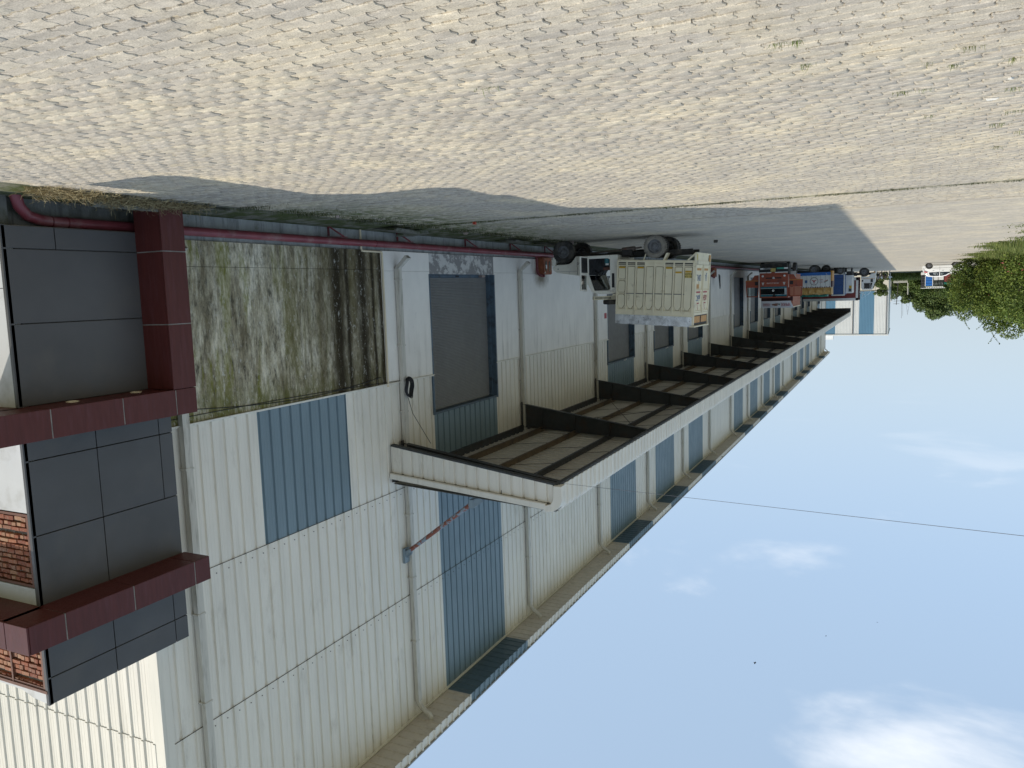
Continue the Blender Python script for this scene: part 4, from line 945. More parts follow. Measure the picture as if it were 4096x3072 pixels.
# tail: posts, twin doors, upper lights, dropped bumper frame
tl = MB()
for v in (-S-.012, S-.06): tl.box(-BL-.06, -BL+.0, v, v+.072, -.30, 2.02)
tl.box(-BL-.06, -BL, -S, S, 1.62, 1.70).box(-BL-.06, -BL, -S, S, -.06, .06).box(-BL-.06, -BL, -S, S, -.32, -.27).box(-BL-.10, -BL+.06, -S-.03, S+.03, 2.04, 2.08)
tl.box(-BL-.045, -BL, -S+.25, S-.30, -.28, .02).bar((-BL-.02, -S+.02, -.29), (-BL+.26, -S+.02, -.03), .04, .045)
tl.build('tail_frame', 'truck_cream', cgo)
for s_, v0, v1 in ((0, -S+.07, -.02), (1, .02, S-.07)):
    d_ = MB().box(-BL-.035, -BL-.005, v0, v1, .07, 1.61)
    for v in (v0, v1-.05): d_.box(-BL-.06, -BL-.03, v, v+.05, .07, 1.61)
    d_.box(-BL-.06, -BL-.03, v0, v1, .07, .12).box(-BL-.06, -BL-.03, v0, v1, .88, .92).box(-BL-.06, -BL-.03, v0, v1, 1.56, 1.61)
    dd = d_.build('tail_door', 'truck_cream', cgo)
    x = -BL-.038; vc = (v0+v1)/2
    def rr_(a, b, z0, z1, mt, nm='decal'): MB().box(x-.003, x, a, b, z0, z1).build(nm, mt, dd)
    rr_(vc-.28, vc+.25, .18, .25, 'sticker_orange'); rr_(vc-.25, vc+.25, .93, .98, 'sticker_red')
    if s_ == 0: rr_(vc-.25, vc+.05, .70, .84, 'sticker_orange')
    text(dd, 'जय' if False else ('Ji.' if s_ else 'UN.'), .30, (x-.002, vc, .48), FACE_W, 'ink_blue', off=False); text(dd, 'ASH' if s_ else 'juSC', .27, (x-.002, vc, 1.14), FACE_W, 'ink_red' if s_ else 'ink_blue', off=False)
    MB().prism([(vc-.12, 1.32), (vc+.12, 1.32), (vc, 1.54)], x-.003, x, 'x').prism([(vc-.12, 1.30), (vc+.12, 1.30), (vc+.12, 1.325), (vc-.12, 1.325)], x-.005, x, 'x').build('decal', 'ink_red', dd); MB().prism([(vc-.09, 1.335), (vc+.09, 1.335), (vc, 1.50)], x-.006, x-.004, 'x').build('decal', 'truck_cream', dd)
    MB().box(-BL-.04, -BL-.03, v0+.05, v1-.06, 1.74, 1.95).build('tail_light_board', 'sticker_orange', cgo); MB().box(-BL-.028, -BL-.02, v0, v1, 1.70, 2.03).build('tail_board', 'black', cgo)
MB().tube([(-BL-.07, 0, .05), (-BL-.07, 0, 1.66)], .018, 6).build('lock_bar', 'truck_cream', cgo)
MB().box(-BL-.065, -BL-.058, S-.24, S-.06, -.27, -.05).build('decal', 'sticker_orange', cgo); MB().box(-BL-.065, -BL-.06, -S+.03, -S+.12, -.27, -.08).build('decal', 'plate_yellow', cgo)
for s_ in (-1, 1):
    mb = MB()
    for k in range(4): mb.prism([(s_*S*.82-.05, -.05+k*.03), (s_*S*.82+.03, -.05+k*.03), (s_*S*.82+.05, -.035+k*.03), (s_*S*.82-.03, -.035+k*.03)], -BL-.066, -BL-.06, 'x')
    mb.build('decal', 'ink_black', cgo)
mf = MB().bar((-.68, -.88, .56), (-.56, -.88, .86), .03, .03).prism([(-1.42, .60), (-1.36, .60), (-1.22, .88), (-1.28, .88)], -.92, -.66, 'y'); mf.build('mudguard_stay', 'truck_cream', bt)

# ---- red truck, nose to the camera, both doors open
rtk = thing('red_truck', (9.25, 65.2, 0), 'brick red lorry facing the camera, doors open, white sign board on top', 'truck', world=False)
HW = 1.09
MB().box(-.45, .45, .3, 6.8, .55, .75).box(-.95, .95, .9, 1.1, .4, .55).box(-.9, .9, 5.1, 5.3, .4, .55).box(-1.0, .98, .15, .5, .12, .45).build('chassis', 'chassis', rtk)
for x, ou in ((-.98, -1), (.98, 1)): wheel(rtk, (x, 1.05, .5), .5, .28, 'x', .56, False, ou, False); wheel(rtk, (x, 5.3, .5), .5, .32, 'x', .56, False, ou, False)
cabm = MB().box(-HW, HW, .05, 1.75, .98, 2.02).box(-HW, HW, 1.6, 1.75, 2.0, 2.78).box(-HW, HW, .12, 1.75, 2.72, 2.82).prism([(.05, 2.0), (.13, 2.0), (.21, 2.74), (.13, 2.74)], -HW, -HW+.10, 'x').prism([(.05, 2.0), (.13, 2.0), (.21, 2.74), (.13, 2.74)], HW-.10, HW, 'x')
cabo = cabm.build('cab', 'truck_red', rtk, bevel=.03)
ws = MB().prism([(.055, 1.95), (.07, 1.95), (.16, 2.71), (.145, 2.71)], -HW+.1, HW-.1, 'x').build('windscreen', 'glass_dark', cabo)
MB().prism([(.045, 1.94), (.05, 1.94), (.062, 2.06), (.057, 2.06)], -HW+.1, HW-.1, 'x').prism([(.118, 2.57), (.123, 2.57), (.14, 2.71), (.135, 2.71)], -HW+.1, HW-.1, 'x').build('screen_film', 'teal_film', ws)
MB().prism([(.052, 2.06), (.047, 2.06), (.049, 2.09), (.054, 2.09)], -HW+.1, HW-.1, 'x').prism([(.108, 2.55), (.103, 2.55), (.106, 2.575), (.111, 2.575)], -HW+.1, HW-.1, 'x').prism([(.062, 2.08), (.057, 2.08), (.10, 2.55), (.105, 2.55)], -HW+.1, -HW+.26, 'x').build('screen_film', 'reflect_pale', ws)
MB().lathe([(0, -.004), (.09, -.004)], (.02, .055, 2.25), 'y', 14).build('screen_disc', 'paper_white', ws); MB().prism([(-.2, 2.74), (.08, 2.74), (.03, 2.58), (-.02, 2.45), (-.1, 2.55)], .08, .10, 'y').build('tassel', 'black', ws)
MB().box(-HW+.02, HW-.02, -.02, .05, .80, .98).build('bumper', 'truck_red', rtk, bevel=.02)
bmp = MB().box(-HW, HW, -.05, .1, .50, .80).build('bumper_bar', 'black', rtk)
MB().box(-HW, -.12, -.058, -.05, .80, .865).box(.15, .48, -.058, -.05, .80, .865).box(.52, HW, -.058, -.05, .80, .865).build('reflector_strip', 'lamp_white', bmp)
MB().box(-.16, .20, -.07, -.06, .50, .77).build('plate', 'plate_yellow', bmp); text(bmp, 'UP 17', .13, (.02, -.072, .69), FACE_S, 'ink_black', off=False); text(bmp, 'AT 2', .13, (.02, -.072, .57), FACE_S, 'ink_black', off=False)
text(bmp, 'HINDUSTAN', .17, (.42, -.055, .52), FACE_S, 'ink_white', off=False, sx=.8); MB().box(-.80, -.25, -.056, -.05, .46, .58).build('decal', 'teal_paint', bmp); MB().box(-HW, -.80, -.056, -.05, .46, .58).box(.75, 1.0, -.056, -.05, .46, .58).build('decal', 'lamp_white', bmp)
MB().box(-.60, .60, .03, .052, 1.22, 1.31).build('grille_slot', 'black', cabo); MB().box(-HW+.01, HW-.01, .035, .052, 1.505, 1.52).build('panel_gap', 'black', cabo)
MB().lathe([(0, -.02), (.09, -.015), (.10, .01)], (0, .03, 1.25), 'y', 16).build('badge', 'chrome', cabo)
for x in (-.82, .82): MB().lathe([(0, -.03), (.07, -.02), (.09, .03)], (x, .03, 1.10), 'y', 16).build('headlight', 'lamp_white', cabo)
for x in (-.80, .80): MB().prism([(x-.10, 1.60), (x+.10, 1.60), (x, 1.85)], .035, .045, 'y').build('decal', 'paper_white', cabo)
text(cabo, 'ASHOK LEYLAND', .12, (.05, .042, 1.66), FACE_S, 'ink_white', off=False)
for s_ in (-1, 1):
    dmm = MB().prism([(s_*(HW+.06), 1.0), (s_*(HW+.38), 1.02), (s_*(HW+.62), 1.38), (s_*(HW+1.08), 1.42), (s_*(HW+1.06), 1.98), (s_*(HW+.06), 1.98)], .22, .27, 'y')
    dmm.prism([(s_*(HW+.06), 1.98), (s_*(HW+.12), 1.98), (s_*(HW+.16), 2.70), (s_*(HW+.10), 2.70)], .22, .27, 'y').prism([(s_*(HW+.98), 1.98), (s_*(HW+1.06), 1.98), (s_*(HW+1.0), 2.70), (s_*(HW+.92), 2.70)], .22, .27, 'y').prism([(s_*(HW+.10), 2.66), (s_*(HW+1.0), 2.66), (s_*(HW+1.0), 2.74), (s_*(HW+.10), 2.74)], .22, .27, 'y')
    if s_ < 0: dmm.prism([(s_*(HW+.40), 1.98), (s_*(HW+.46), 1.98), (s_*(HW+.46), 2.68), (s_*(HW+.40), 2.68)], .22, .27, 'y')
    do = dmm.build('cab_door', 'truck_red', rtk)
    MB().prism([(s_*(HW+.07), 1.42), (s_*(HW+1.07), 1.42), (s_*(HW+1.07), 1.46), (s_*(HW+.07), 1.46)], .212, .218, 'y').build('door_stripe', 'orange_paint', do)
    MB().box(*sorted((s_*(HW+.12), s_*(HW+.36))), .205, .22, 1.52, 1.80).build('door_vent', 'black', do, bevel=.02)
    MB().prism([(s_*(HW+.12), 2.0), (s_*(HW+.96), 2.0), (s_*(HW+.92), 2.66), (s_*(HW+.15), 2.66)], .24, .245, 'y').build('door_glass', 'glass_clear' if s_ > 0 else 'truck_salmon', do)
bx = MB().box(-HW-.14, HW+.10, 1.9, 7.0, .95, 3.58).build('cargo_body', 'truck_salmon', rtk)
MB().box(-HW-.15, HW+.11, 1.88, 1.90, .95, 3.10).build('body_front', 'maroon_dark', bx); MB().box(-HW-.2, HW+.16, 1.85, 7.05, 3.58, 3.64).build('top_rail', 'truck_cream', bx)
rb = MB()
for y in [2.0+.4*k for k in range(13)]: rb.box(-HW-.155, -HW-.14, y, y+.05, .95, 3.58)
rb.build('body_ribs', 'truck_salmon', bx)
sg_ = MB().add([(-HW-.06, 1.15, 3.10), (HW+.0, 1.15, 3.10), (HW+.12, 1.75, 3.66), (-HW-.22, 1.75, 3.66), (-HW-.06, 1.18, 3.08), (HW, 1.18, 3.08), (HW+.12, 1.78, 3.64), (-HW-.22, 1.78, 3.64)], [(0, 1, 2, 3), (7, 6, 5, 4), (0, 4, 5, 1), (2, 6, 7, 3), (1, 5, 6, 2), (0, 3, 7, 4)]).build('sign_board', 'banner_white', rtk)
sp = MB().lathe([(0, 0), (.55, 0)], (0, 0, 0), 'z', 18)
def on_board(o): o.rotation_euler = (R(43), 0, 0); return o
h1 = on_board(hindi(sg_, -.30, .30, 0, .26, 0, 'ink_red', 4)); 
for hx, sx_, mt, sd in ((.72, .9, 'ink_red', 4), (-.72, .9, 'ink_red', 9)):
    pass
COL_ = h1; h1.location = (-.75, 1.40, 3.38); h1.scale = (1.3, 1.3, 1.5); h1.rotation_euler = (R(-47), 0, 0)
h2 = hindi(sg_, -.28, .28, .11, .15, 0, 'ink_red', 9); h2.location = (.72, 1.42, 3.38); h2.rotation_euler = (R(-47), 0, 0)
h3 = hindi(sg_, -.30, .25, -.08, .15, 0, 'ink_red', 12); h3.location = (.72, 1.42, 3.38); h3.rotation_euler = (R(-47), 0, 0)
pr_ = MB()
for cx, cz, a, b in ((.18, .02, .14, .10), (-.05, -.06, .17, .08), (.02, .10, .16, .07)):
    pr_.prism([(cx+a*math.cos(t), cz+b*math.sin(t)) for t in [2*math.pi*i/14 for i in range(14)]], -.006, 0, 'y')
q = pr_.build('sign_picture', 'brown_print', sg_); q.location = (0, 1.43, 3.38); q.rotation_euler = (R(-47), 0, 0)
q = MB().prism([(-.34, -.1), (-.26, .12), (-.18, -.06)], -.006, 0, 'y').build('sign_picture', 'green_print', sg_); q.location = (0, 1.43, 3.38); q.rotation_euler = (R(-47), 0, 0)
MB().box(-HW-.42, -HW-.02, 1.4, 1.45, .75, 1.3).build('mud_flap', 'paper_white', rtk)

# ---- lorry with a ringed three-pointed mark and yellow tarpaulin
stt = thing('painted_truck', (7.95, 85.1, 0), 'white sided lorry with a ringed red star and yellow tarpaulin behind the red truck', 'truck', world=False)
MB().box(-1.3, 3.6, -.3, .5, .55, .75).box(-1.2, 3.4, -.85, .85, .62, .72).build('chassis', 'chassis', stt)
for x in (.13, 3.4): wheel(stt, (x, -.86, .47), .47, .26, 'y', .58, False, -1, False); wheel(stt, (x, .9, .47), .47, .26, 'y', .58, False, 1, False)
wheel(stt, (-.85, .86, .45), .45, .26, 'y', .58, False, -1, False)
cg2 = MB().box(-1.45, 2.9, -1.08, 1.08, 1.0, 2.24).build('cargo_body', 'truck_white', stt)
MB().box(-1.45, 2.9, -1.09, -1.0, .74, 1.04).build('side_skirt', 'truck_blue_bright', cg2)
pl = MB()
for k in range(11): pl.box(-1.42+k*.43-.035, -1.42+k*.43+.035, -1.12, -1.08, 1.02, 2.24)
pl.build('side_posts', 'truck_white', cg2)
dk = MB()
for k in range(11): dk.box(-1.42+k*.43+.036, -1.42+k*.43+.055, -1.085, -1.079, 1.02, 2.24)
for k in range(10): dk.prism([(-1.42+k*.43+.05, 2.24), (-1.42+k*.43+.05, 2.10), (-1.42+k*.43+.20, 2.24)], -1.088, -1.078, 'y').prism([(-1.42+(k+1)*.43-.05, 2.24), (-1.42+(k+1)*.43-.05, 2.10), (-1.42+k*.43+.23, 2.24)], -1.088, -1.078, 'y')
dk.build('post_shadow_gaps', 'maroon_dark', cg2)
lg = MB(); c0 = (.10, 1.60)
lg.prism([(c0[0]+.385*math.cos(t), c0[1]+.385*math.sin(t)) for t in [2*math.pi*i/32 for i in range(32)]], -1.132, -1.122, 'y'); lgo = lg.build('painted_ring', 'ink_black', cg2)
MB().prism([(c0[0]+.345*math.cos(t), c0[1]+.345*math.sin(t)) for t in [2*math.pi*i/32 for i in range(32)]], -1.136, -1.131, 'y').build('painted_disc', 'truck_white', lgo)
star = []
for i in range(6):
    a = R(90+60*i) ; r_ = .32 if i % 2 == 0 else .07; star.append((c0[0]+r_*math.cos(a), c0[1]+r_*math.sin(a)))
MB().prism(star, -1.142, -1.135, 'y').build('painted_star', 'ink_red', lgo)
text(cg2, 'SHREE', .13, (-.58, -1.125, 1.73), FACE_S, 'ink_red', off=False, sx=.85); text(cg2, 'SAI', .12, (-.58, -1.125, 1.59), FACE_S, 'ink_blue', off=False); text(cg2, 'RAM', .15, (-.58, -1.125, 1.45), FACE_S, 'ink_red', off=False)
MB().prism([(-1.18, 1.52), (-.82, 1.74), (-.82, 1.80), (-1.18, 1.58)], -1.125, -1.12, 'y').build('painted_stripe', 'green_print', cg2); MB().prism([(-1.18, 1.46), (-.82, 1.64), (-.82, 1.69), (-1.18, 1.51)], -1.125, -1.12, 'y').build('painted_stripe', 'ink_red', cg2)
MB().box(.72, .95, -1.125, -1.12, 1.48, 1.76).build('painted_mark', 'ink_blue', cg2)
def tarp(x0, x1, y0, y1, z0, z1, mat, nm, par, seed, bulge=.12, nx=26, nz=8):
    rr = random.Random(seed); mb = MB(); P = []
    for i in range(nx+1):
        for j in range(nz+1):
            t = j/nz; x = x0+(x1-x0)*i/nx; z = z0+(z1-z0)*t
            y = y0 - bulge*math.sin(math.pi*min(1, t*1.1))*(.75+.35*math.sin(i*1.5+seed+t*2)) + .05*math.sin(i*3.1+t*5+seed); P.append((x, y, z+.03*math.sin(i*.9+seed)*t))
    F = [(i*(nz+1)+j, (i+1)*(nz+1)+j, (i+1)*(nz+1)+j+1, i*(nz+1)+j+1) for i in range(nx) for j in range(nz)]
    mb.add(P, F); k = len(mb.v); mb.add([(x0, y1, z0), (x1, y1, z0), (x1, y1, z1), (x0, y1, z1), (x0, y0, z1), (x1, y0, z1), (x0, y0, z0), (x1, y0, z0)], [(0, 1, 2, 3), (3, 2, 5, 4), (6, 0, 3, 4), (1, 7, 5, 2)])
    return mb.build(nm, mat, par, smooth=True)
tarp(-1.5, 2.9, -1.06, 1.0, 2.24, 2.92, 'tarp_yellow', 'tarpaulin', stt, 2); tarp(-1.1, 2.9, -.98, .95, 2.86, 3.14, 'tarp_green', 'tarpaulin_fold', stt, 5, .10)
MB().box(-1.58, -1.44, -1.12, 1.1, .62, 1.6).build('tail_board', 'orange_paint', stt); MB().box(-1.60, -1.44, -1.1, 1.1, 1.6, 2.2).build('tail_doors', 'maroon_dark', stt)
MB().bar((-1.0, -1.13, .85), (-1.35, -1.13, 1.45), .03, .03).build('side_strut', 'truck_white', stt)
MB().box(3.0, 4.3, -1.0, 1.0, .9, 2.6).build('cab', 'truck_red', stt, bevel=.05)

# ---- blue tailed truck
blt = thing('blue_truck', (7.26, 105, 0), 'tall narrow lorry with ribbed dark blue tail in a white frame', 'truck', world=False)
MB().box(-.4, .4, .2, 6, .5, .7).build('chassis', 'chassis', blt)
for x, ou in ((-.5, -1), (.5, 1)): wheel(blt, (x, .9, .42), .42, .28, 'x', .58, False, ou, False); wheel(blt, (x, 4.8, .42), .42, .28, 'x', .58, False, ou, False)
wheel(blt, (-.20, -.0, .42), .42, .24, 'y', .58, False, -1, False)
bb = MB().box(-.62, .60, .06, 5.2, .82, 3.34).build('cargo_body', 'truck_blue', blt)
MB().box(-.72, -.60, -.02, .12, .74, 3.40).box(.56, .74, -.02, .12, .74, 3.40).box(-.72, .74, -.02, .12, .74, .86).box(-.74, .76, -.03, .14, 3.30, 3.42).build('tail_frame', 'truck_white', blt)
rb = MB()
for k, z in enumerate((.9, 1.32, 1.72, 2.14, 2.56, 2.98)): rb.box(-.58, .54, .02, .06, z+.03, z+.36)
rb.build('tail_ribs', 'truck_blue', bb, bevel=.015)
MB().box(-.9, -.72, .0, .1, .60, .80).bar((-.75, 0, .78), (-.45, 0, .55), .04, .04).build('tail_step', 'truck_white', blt)
# ---- white tailed truck next to it
wtt = thing('white_truck', (6.35, 108.5, 0), 'white lorry end with a yellow patch, between the blue tail and red container', 'truck', world=False)
MB().box(-.45, .45, .0, 4.6, .94, 3.20).build('cargo_body', 'truck_white', wtt, bevel=.03); MB().box(-.4, -.1, -.02, 0, 2.25, 2.6).build('decal', 'sticker_yellow', wtt); MB().box(-.4, -.05, -.02, 0, 2.62, 3.0).build('decal', 'tarp_dark', wtt)
MB().box(-.4, .4, .1, 4.6, .45, .9).build('chassis', 'chassis', wtt)
for x, ou in ((-.35, -1), (.35, 1)): wheel(wtt, (x, .8, .4), .4, .2, 'x', .58, False, ou, False)
# ---- red container lorry, nose towards the yard
rct = thing('container_truck', (8.9, 115.0, 0), 'white cabbed lorry with a long dark red box body, nose to the yard', 'truck', world=False)
X_ = lambda x: x-8.9
MB().box(X_(3.6), X_(12.2), -.5, .5, .65, .95).box(X_(5.6), X_(6.9), -1.1, -.6, .55, 1.05).build('chassis', 'chassis', rct)
for x in (4.79, 8.9, 10.1): wheel(rct, (X_(x), -1.0, .58), .58, .30, 'y', .56, False, -1, False); wheel(rct, (X_(x), 1.0, .58), .58, .30, 'y', .56, False, 1, False)
cbx = MB().box(X_(5.50), X_(12.25), -1.18, 1.18, 1.24, 4.18).build('box_body', 'box_red', rct)
cr_ = MB(); x = X_(5.75)
while x < X_(12.1): cr_.box(x, x+.10, -1.215, -1.18, 1.62, 3.92); x += .26
cr_.build('box_ribs', 'box_red', cbx)
MB().box(X_(5.44), X_(5.72), -1.23, -1.1, 1.22, 4.25).box(X_(5.44), X_(12.28), -1.23, -1.1, 3.92, 4.25).box(X_(5.44), X_(12.28), -1.23, -1.1, 1.20, 1.60).build('box_frame', 'truck_white', cbx); MB().box(X_(5.30), X_(5.44), -1.2, 1.2, 1.2, 4.2).build('box_front', 'maroon_dark', cbx)
MB().box(X_(6.15), X_(6.45), -1.24, -1.235, 1.66, 2.1).build('decal', 'sticker_yellow', cbx)
cabp = [(X_(5.12), 1.10), (X_(4.85), 1.18), (X_(4.2), 1.18), (X_(3.95), .80), (X_(3.42), .72), (X_(3.36), 1.2), (X_(3.46), 1.9), (X_(3.74), 2.82), (X_(3.85), 2.90), (X_(4.98), 2.88), (X_(5.10), 2.6)]
c5 = MB().prism(cabp, -1.15, 1.15, 'y').build('cab', 'truck_white', rct, bevel=.05)
MB().box(X_(4.05), X_(4.75), -1.165, -1.15, 2.02, 2.74).prism([(X_(3.74), 2.0), (X_(4.0), 2.0), (X_(4.0), 2.76), (X_(3.92), 2.76)], -1.165, -1.15, 'y').prism([(X_(3.45), 1.95), (X_(3.73), 2.76), (X_(3.70), 2.78), (X_(3.42), 1.95)], -1.0, 1.0, 'y').build('cab_window', 'glass_dark', c5)
MB().box(X_(3.70), X_(3.98), -1.17, -1.15, 1.50, 1.90).build('cab_vent', 'black', c5); MB().box(X_(4.85), X_(5.02), -1.165, -1.15, 1.6, 1.82).build('cab_vent', 'black', c5); MB().box(X_(3.45), X_(4.95), -1.162, -1.15, 1.42, 1.46).build('cab_stripe', 'orange_paint', c5)
MB().box(X_(3.32), X_(3.6), -1.1, 1.1, .42, .80).build('bumper', 'truck_white', rct); MB().lathe([(0, -.03), (.1, -.02), (.1, .03)], (X_(3.52), -1.12, .62), 'y', 12).build('fog_lamp', 'orange_paint', rct)
dfl = MB()
for i in range(8):
    t0, t1 = i/8, (i+1)/8; f_ = lambda t: (X_(3.95 + 1.45*t**1.6), 3.05 + 1.15*t)
    a, b = f_(t0), f_(t1); dfl.add([(a[0], -.95, a[1]), (a[0], .95, a[1]), (b[0], .95, b[1]), (b[0], -.95, b[1])], [(0, 1, 2, 3)])
dfl.bar((X_(3.95), -.95, 3.05), (X_(5.35), -.95, 3.12), .05, .05).bar((X_(4.6), -.95, 3.55), (X_(5.35), -.95, 3.15), .05, .05).bar((X_(5.0), -.95, 3.9), (X_(4.75), -.95, 3.1), .04, .04)
dfl.build('wind_deflector', 'truck_white', c5)

# ---- white hatchback by the hedge
car = thing('white_car', (-3.55, 97.8, 0), 'white hatchback with its nose hidden in the hedge', 'car', world=False, rz=R(-2))
XC = lambda x: x+3.55
body = [(XC(-1.72), .26), (XC(-1.66), .45), (XC(-1.70), .66), (XC(-1.80), .90), (XC(-1.98), 1.05), (XC(-2.10), 1.40), (XC(-2.30), 1.49), (XC(-2.8), 1.535), (XC(-3.5), 1.53), (XC(-3.95), 1.44), (XC(-4.62), 1.04), (XC(-5.15), .95), (XC(-5.50), .80), (XC(-5.60), .50), (XC(-5.55), .26), (XC(-5.22), .24)]
body += [(XC(-4.85)+.36*math.cos(t), .32+.34*math.sin(t)) for t in [math.pi*i/8 for i in range(8, -1, -1)]][::1]
body += [(XC(-2.33)+.36*math.cos(t), .32+.34*math.sin(t)) for t in [math.pi*i/8 for i in range(8, -1, -1)]]
mbc = MB(); n_ = len(body)
yw = lambda z: .83 if z < .95 else .83-.20*(z-.95)/.58
mbc.add([(x, -yw(z), z) for x, z in body] + [(x, yw(z), z) for x, z in body], [tuple(range(n_)), tuple(range(2*n_-1, n_-1, -1))] + [(i, n_+i, n_+(i+1) % n_, (i+1) % n_) for i in range(n_)])
cbo = mbc.build('body', 'car_white', car, bevel=.03)
gy = lambda z: -yw(z)-.006
def sidepoly(pts, mat, nm, par): MB().add([(XC(x), gy(z), z) for x, z in pts] + [(XC(x), gy(z)+.02, z) for x, z in pts], [tuple(range(len(pts))), tuple(range(2*len(pts)-1, len(pts)-1, -1))]).build(nm, mat, par)
sidepoly([(-2.30, 1.08), (-3.28, 1.03), (-3.30, 1.44), (-2.75, 1.445), (-2.42, 1.38)], 'glass_dark', 'window', cbo); sidepoly([(-3.36, 1.03), (-4.42, 1.03), (-3.95, 1.34), (-3.55, 1.44), (-3.38, 1.44)], 'glass_dark', 'window', cbo)
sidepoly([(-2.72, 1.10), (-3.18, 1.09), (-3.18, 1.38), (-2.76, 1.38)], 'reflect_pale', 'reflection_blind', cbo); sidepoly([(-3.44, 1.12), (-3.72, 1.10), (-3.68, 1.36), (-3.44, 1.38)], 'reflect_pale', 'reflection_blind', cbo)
sidepoly([(-1.82, .90), (-2.22, 1.0), (-2.16, 1.06), (-1.88, 1.04)], 'tail_red', 'tail_lamp', cbo)
MB().prism([(XC(-1.96), 1.05), (XC(-2.08), 1.38), (XC(-2.10), 1.38), (XC(-1.99), 1.05)], -.66, .66, 'y').build('rear_window', 'glass_dark', cbo)
for x in (-2.72, -3.62): MB().box(XC(x)-.09, XC(x)+.09, -.85, -.83, .86, .885).build('door_handle', 'chrome', cbo)
MB().box(XC(-3.335), XC(-3.325), -.836, -.828, .32, 1.03).box(XC(-5.1), XC(-1.8), -.836, -.828, .58, .59).build('panel_gap', 'black', cbo)
for x in (-2.33, -4.85): wheel(car, (XC(x), -.72, .32), .32, .20, 'y', .70, False, -1, False); wheel(car, (XC(x), .72, .32), .32, .20, 'y', .70, False, 1, False)
# ---- loaded flatbed beyond the car
fl = thing('loaded_truck', (-3.6, 112.6, 0), 'open lorry behind the car carrying a blue crate and dark wrapped bales', 'truck', world=False)
XF = lambda x: x+3.6
MB().box(XF(-6.2), XF(-1.9), -.9, .9, .62, .9).build('chassis', 'chassis', fl)
for x in (-2.6, -5.4): wheel(fl, (XF(x), -.8, .45), .45, .25, 'y', .56, False, -1, False); wheel(fl, (XF(x), .8, .45), .45, .25, 'y', .56, False, 1, False)
MB().box(XF(-6.3), XF(-1.85), -1.0, 1.0, .9, 1.22).build('cargo_bed', 'truck_white', fl)
bk = MB().box(XF(-2.28), XF(-1.88), -1.0, 1.0, 1.22, 2.80).build('headboard', 'black', fl)
hb = MB()
for z in (1.55, 1.75, 2.12, 2.45, 2.62): hb.box(XF(-2.27), XF(-1.90), -1.02, -1.0, z, z+.03)
hb.build('headboard_bars', 'rim', bk)
cr5 = MB().box(XF(-3.12), XF(-2.33), -1.0, .9, 1.22, 2.58).build('blue_crate', 'truck_blue_bright', fl)
rb5 = MB()
for z in (1.30, 1.62, 1.95, 2.28): rb5.box(XF(-3.08), XF(-2.36), -1.04, -1.0, z, z+.2)
rb5.build('crate_ribs', 'truck_blue_bright', cr5, bevel=.02); MB().box(XF(-3.16), XF(-3.10), -1.05, -.98, 1.22, 2.62).box(XF(-2.35), XF(-2.29), -1.05, -.98, 1.22, 2.62).build('crate_posts', 'lamp_white', cr5)
for k, x in enumerate((-3.75, -4.33)): tarp(XF(x), XF(x+.56), -.95, .9, 1.9, 2.62, 'tarp_dark', 'wrapped_bale', fl, k+3, .12, 8, 6)
MB().box(XF(-3.72), XF(-3.25), -.98, .9, 1.22, 1.9).build('white_sack', 'paper_white', fl, bevel=.04); MB().box(XF(-4.33), XF(-3.76), -.98, .9, 1.22, 1.9).build('white_sack', 'paper_white', fl, bevel=.04)
MB().box(XF(-5.5), XF(-4.40), -1.0, 1.0, 1.22, 2.14).build('side_board', 'box_red', fl); tarp(XF(-5.6), XF(-4.38), -.98, .95, 2.14, 2.46, 'tarp_green', 'tarpaulin', fl, 8, .08)
ld = MB().box(XF(-4.5), XF(-1.82), -1.05, -.98, 2.84, 2.90).box(XF(-4.3), XF(-2.35), -1.05, -.98, 2.68, 2.73)
for k in range(10): ld.box(XF(-4.25)+k*.19, XF(-4.25)+k*.19+.07, -1.05, -.98, 2.72, 2.85)
ld.build('top_rail', 'lamp_white', fl)
# ================================================================== FAR BUILDING AND SURROUNDINGS
fbd = thing('far_warehouse', (9, 200, 0), 'sunlit white and blue striped shed across the far end of the yard', 'building')
FY = 190.0
MB().box(3.05, 40, FY, FY+25, -.3, 4.0).build('base_wall', 'far_cream', fbd)
for a, b, mt in ((3.05, 5.80, 'far_white'), (5.80, 8.80, 'far_blue'), (8.80, 13.65, 'far_white'), (13.65, 15.75, 'far_blue'), (15.75, 22, 'far_white'), (22, 25, 'far_blue'), (25, 40, 'far_white')):
    ribs(a, b, 4.0, 13.5, lambda u, v, h: (u, FY-h, v), pitch=.30, w=.10, h=.05, phase=.0, minor=False).build('cladding_sheet', mt, fbd)
MB().box(3.02, 3.12, FY-.06, FY+25, 4.0, 13.5).build('end_wall', 'far_white', fbd); MB().box(2.9, 40, FY-.15, FY+25.2, 13.45, 13.72).build('eave_trim', 'far_white', fbd)
MB().box(3.0, 40, FY-.10, FY, 3.92, 4.02).build('sill_flashing', 'rim', fbd); MB().box(10.0, 10.16, FY-.22, FY-.06, 4, 13.4).box(3.3, 3.42, FY-.2, FY-.06, 4, 13.4).build('downpipe', 'rim', fbd)
MB().box(14.2, 15.8, FY+2, FY+4, 13.7, 14.75).build('roof_unit', 'far_white', fbd)

